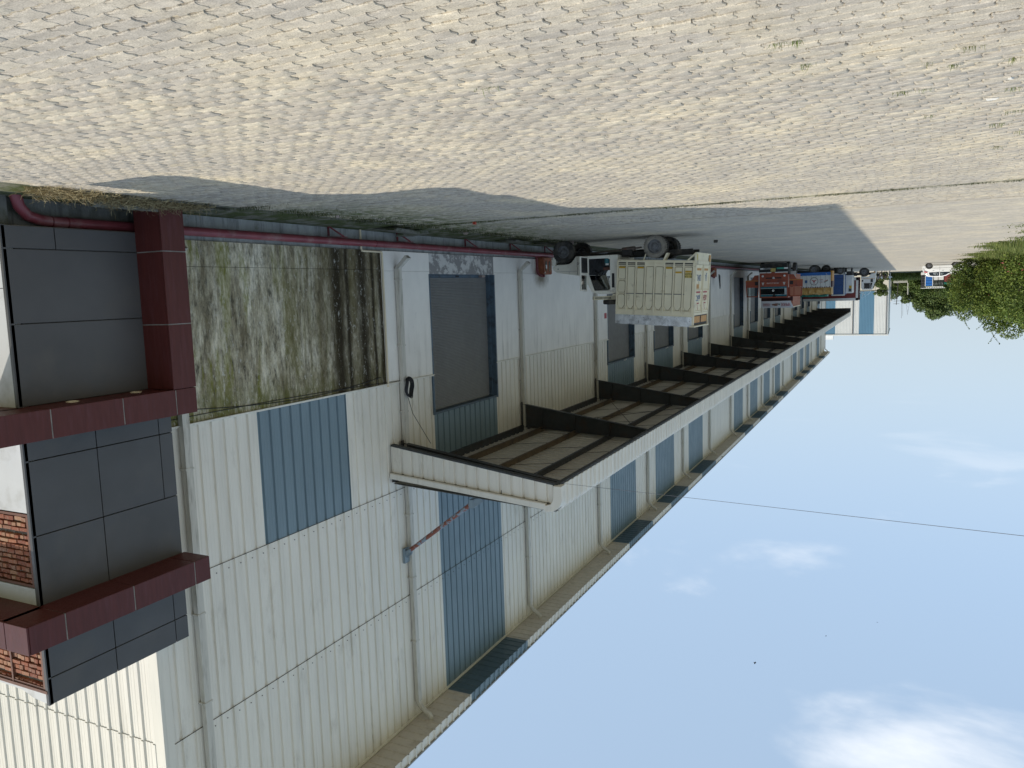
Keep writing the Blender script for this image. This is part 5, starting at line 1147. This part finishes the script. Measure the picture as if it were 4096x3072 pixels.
# ---- plants
def leaf_cloud(name, clumps, count, size, mat, parent, squash=.9, flat=.35, seed=1, shell=.55):
    """leaf-sized folded faces scattered through the volume of many clumps (cx, cy, cz, r)"""
    g = np.random.default_rng(seed); cl = np.array(clumps); wts = cl[:, 3]**2; wts = wts/wts.sum()
    idx = g.choice(len(cl), count, p=wts); d = g.normal(size=(count, 3)); d /= np.linalg.norm(d, axis=1)[:, None]
    rad = cl[idx, 3]*(shell + (1-shell)*g.random(count)**.6); c = cl[idx, :3] + d*rad[:, None]*np.array([1, 1, squash])
    nrm = d*.8 + g.normal(size=(count, 3))*.7 + np.array([0, 0, flat]); nrm /= np.linalg.norm(nrm, axis=1)[:, None]
    t = np.cross(nrm, g.normal(size=(count, 3))); t /= np.maximum(np.linalg.norm(t, axis=1), 1e-6)[:, None]; b = np.cross(nrm, t)
    L = (size*(.6+.8*g.random(count)))[:, None]; Wd = L*.55
    v = np.stack([c-t*L*.5, c+b*Wd*.5+nrm*L*.10, c+t*L*.5, c-b*Wd*.5+nrm*L*.10], 1).reshape(-1, 3)
    k = np.arange(count)[:, None]*4; f = np.concatenate([k+np.array([[0, 1, 2]]), k+np.array([[0, 2, 3]])], 1).reshape(-1, 3)
    return raw(name, v, f, mat, parent)
def clump_blob(c, rx, ry, rz, n, r, seed, low=0.0, jitter=.25):
    rr = random.Random(seed); out = []
    while len(out) < n:
        d = Vector((rr.gauss(0, 1), rr.gauss(0, 1), rr.gauss(0, 1))).normalized(); k = rr.random()**.45
        p = (c[0]+d.x*rx*k, c[1]+d.y*ry*k, c[2]+d.z*rz*k)
        if p[2] < low: continue
        out.append((*p, r*rr.uniform(.55, 1.35)))
    return out
def shoots(base, n, L, seed, parent, mat='leaf_dark'):
    rr = random.Random(seed); st = MB(); pts = []
    for k in range(n):
        p = Vector(rr.choice(base)[:3]); d = Vector((rr.uniform(-.5, .5), rr.uniform(-.3, .3), 1)).normalized(); q = [p]
        for i in range(10):
            d = (d + Vector((rr.uniform(-.14, .14), rr.uniform(-.1, .1), -.03))).normalized(); q.append(q[-1]+d*L*rr.uniform(.07, .12)); pts.append((*q[-1], .05))
        st.tube(q, .015, 4, r2=.004)
    st.build('stem', 'bark', parent)
    return pts
def bush(nm, loc, rx, ry, h, n, leaves, size, mat, label, seed, cat='shrub', flowers=0, nshoot=0, group=None, r=.8):
    b = thing(nm, (loc[0], loc[1], 0), label, cat, group)
    cl = clump_blob((loc[0], loc[1], h*.47), rx, ry, h*.53, n, r, seed, .25)
    tr = MB(); rr = random.Random(seed)
    for k in range(9):
        e = rr.choice(cl); tr.tube([(loc[0]+rr.uniform(-.8, .8), loc[1]+rr.uniform(-.8, .8), -.05), ((loc[0]+e[0])/2+rr.uniform(-.4, .4), (loc[1]+e[1])/2, e[2]*.5), e[:3]], .07, 6, r2=.02)
    tr.build('trunk', 'bark', b)
    extra = []
    if nshoot:
        tops = sorted(cl, key=lambda c: -c[2])[:max(6, n//5)]; extra = shoots(tops, nshoot, 1.6, seed+5, b)
    cr = leaf_cloud('crown', cl, leaves, size, mat, b, seed=seed)
    if extra: leaf_cloud('shoot_leaves', extra, len(extra)*9, size*.55, mat, b, seed=seed+1, shell=.1)
    if flowers: leaf_cloud('flowers', [(c[0], c[1], c[2], c[3]*1.05) for c in rr.sample(cl, max(3, n//7))], flowers, size*.9, 'flower_pink', b, seed=seed+2, shell=.9)
    return b
bush('hedge_bush', (-7.6, 72), 4.3, 3.4, 6.2, 110, 70000, .16, 'leaf_vine', 'large rambling vine covered shrub with pink flowers and long shoots at the yard edge', 21, flowers=170, nshoot=12, r=.85)
bush('hedge_bush', (-8.6, 60), 3.0, 3.0, 5.2, 60, 34000, .15, 'leaf_vine', 'nearest rambling shrub at the edge of the picture beyond the grass', 33, flowers=140, nshoot=9, r=.8)
bush('hedge_bush', (-7.0, 84), 3.3, 3.0, 4.3, 56, 26000, .18, 'leaf_dark', 'darker low shrub covering the nose of the white car', 41, nshoot=3, r=.75)
def tree(loc, rx, h, z0, n, leaves, size, mat, label, seed, r=1.6, group='trees beyond the road', cat='tree'):
    b = thing('tree', (loc[0], loc[1], 0), label, cat, group); rr = random.Random(seed)
    cl = clump_blob((loc[0], loc[1], (h+z0)/2), rx, rx*.8, (h-z0)/2, n, r, seed, z0*.6)
    t = MB(); t.tube([(loc[0], loc[1], -.1), (loc[0]+.2, loc[1], h*.3), (loc[0]-.1, loc[1], h*.62)], .32, 8, r2=.14)
    for k in range(7):
        e = rr.choice(cl); t.tube([(loc[0]+.1, loc[1], h*rr.uniform(.25, .5)), ((loc[0]+e[0])/2, (loc[1]+e[1])/2, e[2]*.8), e[:3]], .13, 6, r2=.03)
    t.build('trunk', 'bark', b); leaf_cloud('crown', cl, leaves, size, mat, b, seed=seed)
tree((-7.2, 255), 4.2, 13.3, 3.5, 60, 15000, .55, 'leaf_far', 'tall round dark crowned tree beyond the road behind the loaded truck', 3, 1.7)
tree((-13.5, 258), 4.6, 12.4, 3, 56, 13000, .55, 'leaf_far', 'broad tree just left of the tallest crown beyond the road', 5, 1.7)
tree((-20.5, 250), 5.5, 13.0, 2.5, 56, 12000, .6, 'leaf_far', 'broad tree rising behind the rambling hedge', 8, 1.8)
tree((-2.0, 262), 3.3, 8.6, 1.6, 40, 9000, .5, 'leaf_far', 'lower tree with feathery top in front of the lattice pylon', 11, 1.2)
tree((2.6, 264), 3.0, 6.9, .6, 36, 8000, .5, 'leaf_far', 'low thicket tree beside the corner of the far shed', 13, 1.1)
tree((-3.8, 232), 2.6, 6.0, .4, 34, 8000, .42, 'leaf_dark', 'dark bushy tree standing on the grass beside the concrete post', 15, 1.0)
tree((-10, 226), 4.0, 6.6, .3, 40, 9000, .42, 'leaf_dark', 'dark bushy tree behind the loaded truck', 17, 1.2)
bush('shrub', (4.7, 184), 1.7, 1.2, 6.2, 26, 5500, .30, 'leaf_far', 'loose young tree in front of the striped shed beside the white cab', 51, 'tree', r=.55)
# ---- grass: overgrown field beyond the road, verge by the hedge, seam and kerb growth, loose tufts
def blades(name, pts, hmin, hmax, w, mat, seed, lean=.5, parent=None, hs=None):
    g = np.random.default_rng(seed); p = np.array(pts, float); n = len(p); a = g.random(n)*2*np.pi; hh = (hmin+(hmax-hmin)*g.random(n))*(1 if hs is None else hs)
    dx = np.stack([np.cos(a), np.sin(a), np.zeros(n)], 1); le = np.stack([np.cos(a+1.57), np.sin(a+1.57), np.zeros(n)], 1)*(lean*g.normal(size=n)*hh)[:, None]
    z = np.array([0, 0, 1.0]); m = p + z*hh[:, None]*.6 + le*.4; t = p + z*hh[:, None] + le; ww = w*(.6+.8*g.random(n))[:, None]
    v = np.stack([p-dx*ww/2, p+dx*ww/2, m+dx*ww*.4, m-dx*ww*.4, t], 1).reshape(-1, 3); k = np.arange(n)[:, None]*5
    f = np.concatenate([k+np.array([[0, 1, 2]]), k+np.array([[0, 2, 3]]), k+np.array([[3, 2, 4]])], 1).reshape(-1, 3)
    return raw(name, v, f, mat, parent)
g2 = np.random.default_rng(5)
n = 16000; tag(blades('field_grass', np.column_stack([g2.uniform(-26, 5, n), 215+g2.random(n)**1.5*30, np.full(n, .02)]), .7, 2.2, .16, 'blade_green', 6), 'tall rough grass beyond the road', 'grass', kind='stuff')
n = 24000; yy = g2.uniform(30, 97, n); edge = -4.6 - .6*np.sin(yy*.35) - .35*np.sin(yy*1.3+1) + g2.normal(0, .25, n) - np.clip((yy-62)*.03, -.4, .9) ; xx = edge - g2.random(n)**1.3*4.2
tag(blades('verge_grass', np.column_stack([xx, yy, np.zeros(n)]), .12, .55, .035, 'blade_green', 7, hs=np.clip((edge-xx)/1.5, .15, 1)*np.clip((yy-28)/14, .25, 1)), 'grass verge below the rambling hedge', 'grass', kind='stuff')
# seam between two paving fields
n = 7000; xx = g2.uniform(-9, 10.6, n); keep = (np.sin(xx*2.1)+np.sin(xx*5.7+1)+g2.normal(size=n)*.8) > -.6; xx = xx[keep]; n = len(xx)
tag(blades('seam_grass', np.column_stack([xx, 16.93+g2.normal(0, .05, n), np.full(n, -.005)]), .010, .048, .008, 'blade_moss', 8, 1.0), 'low grass filling the seam between two paving fields', 'grass', kind='stuff')
n = 15000; yy = 11 + 16*g2.random(n); xx = 11.12 - np.abs(g2.normal(0, .42, n)); keep = (np.sin(yy*3.1)+np.sin(yy*7.3+2)+np.sin(xx*9)+g2.normal(size=n)*.7) > .15; yy = yy[keep]; xx = xx[keep]; n = len(xx)
tag(blades('kerb_grass', np.column_stack([xx, yy, np.full(n, -.004)]), .015, .10, .007, 'blade_moss', 9, .9), 'moss and low grass creeping over the paving by the drain', 'moss', kind='stuff')
tl_ = [(-.40, 6.98, 1.2), (-.30, 7.47, .9), (.75, 6.80, .8), (.72, 6.14, .7), (.85, 6.12, .7), (.06, 8.27, .9), (-.11, 8.26, .7), (-.82, 8.70, .8), (-.98, 9.87, .8), (-.74, 7.56, .6), (3.15, 6.04, .8), (-.12, 7.32, .4), (-.9, 10.6, .9), (-1.2, 11.3, .9), (-1.05, 12.4, .8), (-.2, 9.6, .5)]
pp = []
for x, y, s_ in tl_:
    m_ = int(34*s_)
    for k in range(m_): pp.append((x + random.gauss(0, .055*s_), y + random.choice((-1, 1))*abs(random.gauss(0, .010)), -.004))
tag(blades('joint_weeds', pp, .02, .065, .004, 'blade_green', 10, 1.1), 'small weeds growing out of the paving joints', 'weeds', kind='stuff')
# dry grass heap thrown on the drain edge
hp = []; V_ = []; F_ = []
gh = np.random.default_rng(12)
def strand(p, L, w):
    a = gh.uniform(0, 6.28); d = np.array([math.cos(a), math.sin(a), gh.normal(0, .25)]); q = [p]
    for i in range(5):
        d = d + gh.normal(0, .38, 3); d[2] -= .10; d /= np.linalg.norm(d); nx = q[-1]+d*L/5
        q.append(nx)
    sd = np.cross(d, [0, 0, 1.0]); sd /= max(np.linalg.norm(sd), 1e-5)
    k = len(V_)
    for pt in q: V_.append(pt - sd*w/2); V_.append(pt + sd*w/2 + np.array([0, 0, w*.6]))
    for i in range(5): F_.append([k+2*i, k+2*i+1, k+2*i+3]); F_.append([k+2*i, k+2*i+3, k+2*i+2])
for k in range(3600):
    y = 7.35 + 3.1*gh.random()**1.25; e = math.sin((y-7.2)/3.5*math.pi); x = 11.30 + gh.normal(0, .17) - .08*(y < 9)
    z = max(.0, (.11*e + .02)*(1-((x-11.3)/.55)**2))*gh.random()**.5 + .004
    strand(np.array([x, y, z]), gh.uniform(.08, .28), gh.uniform(.0035, .007))
tag(raw('dry_grass_heap', np.array(V_), np.array(F_), 'straw'), 'heap of dry cut grass lying along the drain in front of the pillar', 'dry grass', kind='stuff')
# broken drain covers
def slab(loc, sx, sy, sz, rot, label):
    mb = MB().box(-sx/2, sx/2, -sy/2, sy/2, -sz/2, sz/2); rr = random.Random(int(loc[1]*10)); mb.v = [(a+rr.uniform(-.05, .05), b+rr.uniform(-.06, .06), c+rr.uniform(-.008, .008)) for a, b, c in mb.v]
    o = mb.build('concrete_slab', 'broken_slab', bevel=.015); o.location = loc; o.rotation_euler = rot; tag(o, label, 'slab', 'loose concrete drain covers')
slab((11.75, 17.25, .03), .75, 1.0, .085, (R(3), R(6), R(4)), 'mossy drain cover tilted under the thin conduit')
slab((11.95, 18.35, .035), .62, .9, .09, (R(-4), R(-5), R(-6)), 'mossy drain cover lying just past the tilted one below the downpipe spout')
slab((11.80, 24.2, .03), .8, 1.3, .09, (R(2), R(5), R(2)), 'long mossy drain cover lying in front of the roller door')
slab((11.70, 26.1, .02), .8, 1.1, .08, (R(0), R(4), R(-3)), 'dark drain cover beside the beige truck wheel')
slab((11.65, 9.0, .06), .55, 1.1, .09, (R(0), R(14), R(3)), 'dark broken cover under the dry grass beside the maroon pillar')
slab((11.45, 10.6, .02), .5, .8, .10, (R(2), R(-3), R(5)), 'greenish broken cover just beyond the maroon pillar')
# litter
def scrap(loc, poly, th, mat, label, cat, rz=0, name='litter_scrap'):
    mb = MB().prism(poly, 0, th, 'z'); rr = random.Random(3); mb.v = [(a, b, c + (rr.uniform(0, th*2) if c > 0 else 0)) for a, b, c in mb.v]
    o = mb.build(name, mat); o.location = loc; o.rotation_euler = (0, R(4), rz); tag(o, label, cat)
scrap((-.71, 9.06, .004), [(-.05, -.006), (0, -.012), (.05, -.004), (.04, .010), (-.02, .010), (-.06, .003)], .008, 'paper_white', 'crumpled white plastic scrap on the paving near the picture edge', 'litter', .3)
scrap((-.78, 8.23, .004), [(-.02, -.014), (.02, -.014), (.024, .012), (-.01, .018)], .008, 'paper_white', 'small pale flake of paper on the paving nearer than the plastic scrap', 'litter', 1)
scrap((9.26, 16.84, .004), [(-.05, -.03), (.04, -.035), (.055, .02), (-.015, .04)], .03, 'wrapper_red', 'crumpled red wrapper lying in the mossy shade', 'litter', .4)
scrap((10.95, 19.4, .0), [(-.10, -.04), (.03, -.06), (.07, -.05), (.10, .02), (.02, .05), (-.05, .045)], .035, 'stone_pink', 'pinkish stone lying by the drain edge', 'stone', .2, 'stone')
scrap((10.62, 13.4, .0), [(-.07, -.03), (.02, -.04), (.06, -.03), (.07, .02), (-.03, .035)], .025, 'stone_pink', 'pinkish stone near the mossy drain edge close to the pillar', 'stone', .9, 'stone')
scrap((10.45, 26.0, .0), [(-.07, -.06), (.05, -.07), (.08, .04), (-.03, .07)], .12, 'stone_pink', 'round pale stone chocking the front wheel of the beige truck', 'stone', .2, 'stone')
scrap((6.39, 30.38, .0), [(-.09, -.04), (.02, -.06), (.07, -.05), (.10, .02), (-.04, .045)], .05, 'tyre', 'dark lump of rubber lying behind the beige truck', 'litter', .2)
for k, (x, y) in enumerate(((2.66, 4.91),)): scrap((x, y, .002), [(-.018, -.008), (.012, -.012), (.024, .008), (-.006, .012)], .006, 'tyre', 'small dark pebble in the sunlit foreground paving', 'stone', .4, 'stone')
# ---- poles, pylon, mast and wall beyond the road
def pole(x, y, h, r, mat, label, arms=0, lean=0, cat='pole', nm='utility_pole'):
    t = thing(nm, (x, y, 0), label, cat); MB().tube([(x, y, -.2), (x+lean, y, h)], r, 8, r2=r*.7).build('shaft', mat, t)
    for k in range(arms): MB().bar((x+lean*(1-k*.1)-.8, y, h-.3-k*.8), (x+lean*(1-k*.1)+.8, y, h-.3-k*.8), .09, .09).build('cross_arm', mat, t)
pole(3.08, 225, 6.2, .10, 'pole_concrete', 'thin pale post carrying a grey sign box beside the far shed corner')
pole(1.45, 258, 9.0, .13, 'pole_dark', 'dark leaning power pole with cross arms beyond the road', 2, .55)
pole(-.88, 240, 5.8, .22, 'pole_concrete', 'stout square concrete post standing in the thicket beyond the road')
sgn = thing('sign_box', (3.5, 224.6, 4.2), 'grey sign box fixed on the thin pale post', 'sign'); MB().box(3.14, 3.95, 224.5, 224.8, 4.1, 5.7).build('box', 'steel_far', sgn)
tnk = thing('roof_tank', (5.2, 320, 7), 'small white water tank showing over the far thicket', 'water tank'); MB().lathe([(0, 0), (.7, 0), (.75, 1.0), (.5, 1.3), (.3, 1.35), (.28, 1.6), (0, 1.6)], (4.55, 320, 8.2), 'z', 14).build('tank', 'paper_white', tnk, smooth=True); MB().box(4.1, 5.0, 319.6, 320.4, 0, 8.2).build('stand', 'pole_concrete', tnk)
py_ = thing('lattice_pylon', (-1.6, 420, 0), 'slender lattice power pylon rising behind the feathery tree', 'pylon'); mb = MB(); px0, pY, pH = -1.6, 420, 18.5
for sx_ in (-1, 1):
    for sy_ in (-1, 1): mb.tube([(px0+sx_*1.7, pY+sy_*1.7, 0), (px0+sx_*.9, pY+sy_*.9, 11.5), (px0, pY, pH)], .07, 4)
for k in range(10):
    z0 = k*1.7; w0 = 1.7-.8*min(1, z0/11.5) if z0 < 11.5 else .9*(1-(z0-11.5)/7); z1 = z0+1.7; w1 = 1.7-.8*min(1, z1/11.5) if z1 < 11.5 else .9*max(0, 1-(z1-11.5)/7); s_ = 1 if k % 2 else -1
    mb.tube([(px0-s_*w0, pY-w0, z0), (px0+s_*w1, pY-w1, z1)], .05, 4)
mb.build('lattice', 'steel_far', py_)
ms_ = thing('radio_mast', (1.4, 520, 0), 'very thin twin radio mast standing far off against the sky', 'mast'); MB().tube([(1.4, 520, 0), (1.15, 520, 24.5)], .13, 5).tube([(.7, 520, 0), (.55, 520, 23)], .09, 5).build('shaft', 'steel_far', ms_)
bwl = thing('boundary_wall', (-2, 246, 0), 'low brick boundary wall half lost in the thicket', 'wall'); MB().box(-1.6, 2.8, 246, 246.3, 0, 2.6).build('masonry', 'pole_concrete', bwl); MB().box(-9, -2.2, 248, 248.3, 0, 2.5).build('masonry', 'box_red', bwl)
# ---- people by the white cab: one continuous skinned body each, hair as a child
def person(x, y, rz, top, bottom, label, arm=(.0, .25), bend=0.0, hgt=1.66):
    t = thing('person', (x, y, 0), label, 'person', world=False, rz=rz); s = hgt/1.70
    J = {'pel': (0, 0, .93), 'wst': (0, .01, 1.08), 'chs': (0, .0-bend*.1, 1.30), 'nek': (0, -.01-bend*.15, 1.46), 'hd0': (0, -.03-bend*.18, 1.55), 'hd1': (0, -.03-bend*.2, 1.66)}
    E_ = [('pel', 'wst'), ('wst', 'chs'), ('chs', 'nek'), ('nek', 'hd0'), ('hd0', 'hd1')]
    rad = {'pel': .135, 'wst': .12, 'chs': .145, 'nek': .055, 'hd0': .085, 'hd1': .075}
    for sd, n in ((-1, 'l'), (1, 'r')):
        J.update({n+'hip': (sd*.095, 0, .86), n+'kn': (sd*.11, -.03, .48), n+'an': (sd*.12, .02, .09), n+'to': (sd*.14, -.13, .04), n+'sh': (sd*.19, -bend*.1, 1.40), n+'el': (sd*.26, .03-arm[0], 1.12), n+'wr': (sd*.24, -.06-arm[1], .90+arm[0]), n+'ha': (sd*.23, -.11-arm[1], .82+arm[0]*1.4)})
        E_ += [('pel', n+'hip'), (n+'hip', n+'kn'), (n+'kn', n+'an'), (n+'an', n+'to'), ('chs', n+'sh'), (n+'sh', n+'el'), (n+'el', n+'wr'), (n+'wr', n+'ha')]
        rad.update({n+'hip': .095, n+'kn': .062, n+'an': .042, n+'to': .035, n+'sh': .062, n+'el': .045, n+'wr': .032, n+'ha': .03})
    ks = list(J); me = bpy.data.meshes.new('body'); me.from_pydata([tuple(c*s for c in J[k]) for k in ks], [(ks.index(a), ks.index(b)) for a, b in E_], [])
    o = bpy.data.objects.new('body', me); COL.objects.link(o); sk = o.modifiers.new('skin', 'SKIN'); o.modifiers.new('sub', 'SUBSURF').levels = 1
    for i, k in enumerate(ks): me.skin_vertices[0].data[i].radius = (rad[k]*s, rad[k]*s*(.8 if k in ('chs', 'wst', 'pel') else 1))
    me.skin_vertices[0].data[0].use_root = True
    dg = bpy.context.evaluated_depsgraph_get(); m2 = bpy.data.meshes.new_from_object(o.evaluated_get(dg)); bpy.data.objects.remove(o)
    m2.materials.clear()
    for mt in ('skin', top, bottom, 'hair'): m2.materials.append(MATS[mt])
    for p in m2.polygons:
        c = p.center/s; p.material_index = 3 if c.z < .07 else 2 if c.z < .97 and abs(c.x) < .2 else 1 if (c.z < 1.47 and not (abs(c.x) > .19 and c.z < 1.15)) else 0
        p.use_smooth = True
    b = bpy.data.objects.new('body', m2); link(b, t)
    hr = MB().lathe([(0, .10), (.06, .085), (.095, .03), (.098, -.03), (.085, -.06)], (0, (.005-bend*.2)*s, 1.64*s), 'z', 12).build('hair', 'hair', t, smooth=True)
    return t
person(4.30, 159.5, R(20), 'shirt_grey', 'trouser_dark', 'man in grey shirt and dark trousers standing against the white cab')
person(3.75, 158.6, R(-60), 'shirt_white', 'trouser_dark', 'man in white shirt standing second from the white cab', bend=1)
person(3.10, 158.0, R(160), 'shirt_brown', 'trouser_dark', 'man in brown shirt and dark trousers in the middle of the group')
person(2.45, 158.2, R(-100), 'shirt_blue', 'jeans', 'man in pale blue shirt and jeans standing at the outer end of the group', (.35, .3))
# ---- birds
def bird(loc, span, label, fold=False, mat='hair'):
    t = thing('bird', loc, label, 'bird', 'birds in the sky', world=False); s = span
    MB().lathe([(0, -.24*s), (.045*s, -.16*s), (.07*s, 0), (.05*s, .14*s), (0, .30*s)], (0, 0, 0), 'x', 8).build('body', mat, t, smooth=True)
    if not fold:
        for sd in (-1, 1): MB().add([(-.12*s, 0, .02*s), (.10*s, 0, .02*s), (.10*s, sd*.28*s, .12*s), (-.06*s, sd*.28*s, .12*s), (-.05*s, sd*.5*s, .04*s)], [(0, 1, 2, 3), (3, 2, 4)]).build('wing', mat, t)
def at(px_, py_, dist):
    a, b = (2048-px_)/3151.13, (py_-1536)/3151.13; return Vector((0, 0, H)) + (rt*a + up*b + fw).normalized()*dist
bird(at(3020, 2650, 60), .42, 'largest bird flying low in the open sky')
bird(at(3304, 2543, 150), .5, 'small far bird with spread wings above the largest one')
bird(at(3509, 2489, 190), .42, 'smallest speck of a bird highest over the yard')
p_ = Vector((11.55, 45.6, 14.33)); b_ = bird(at(2890, 1827, 49), .30, 'bird perched on the eave edge of the warehouse', True)
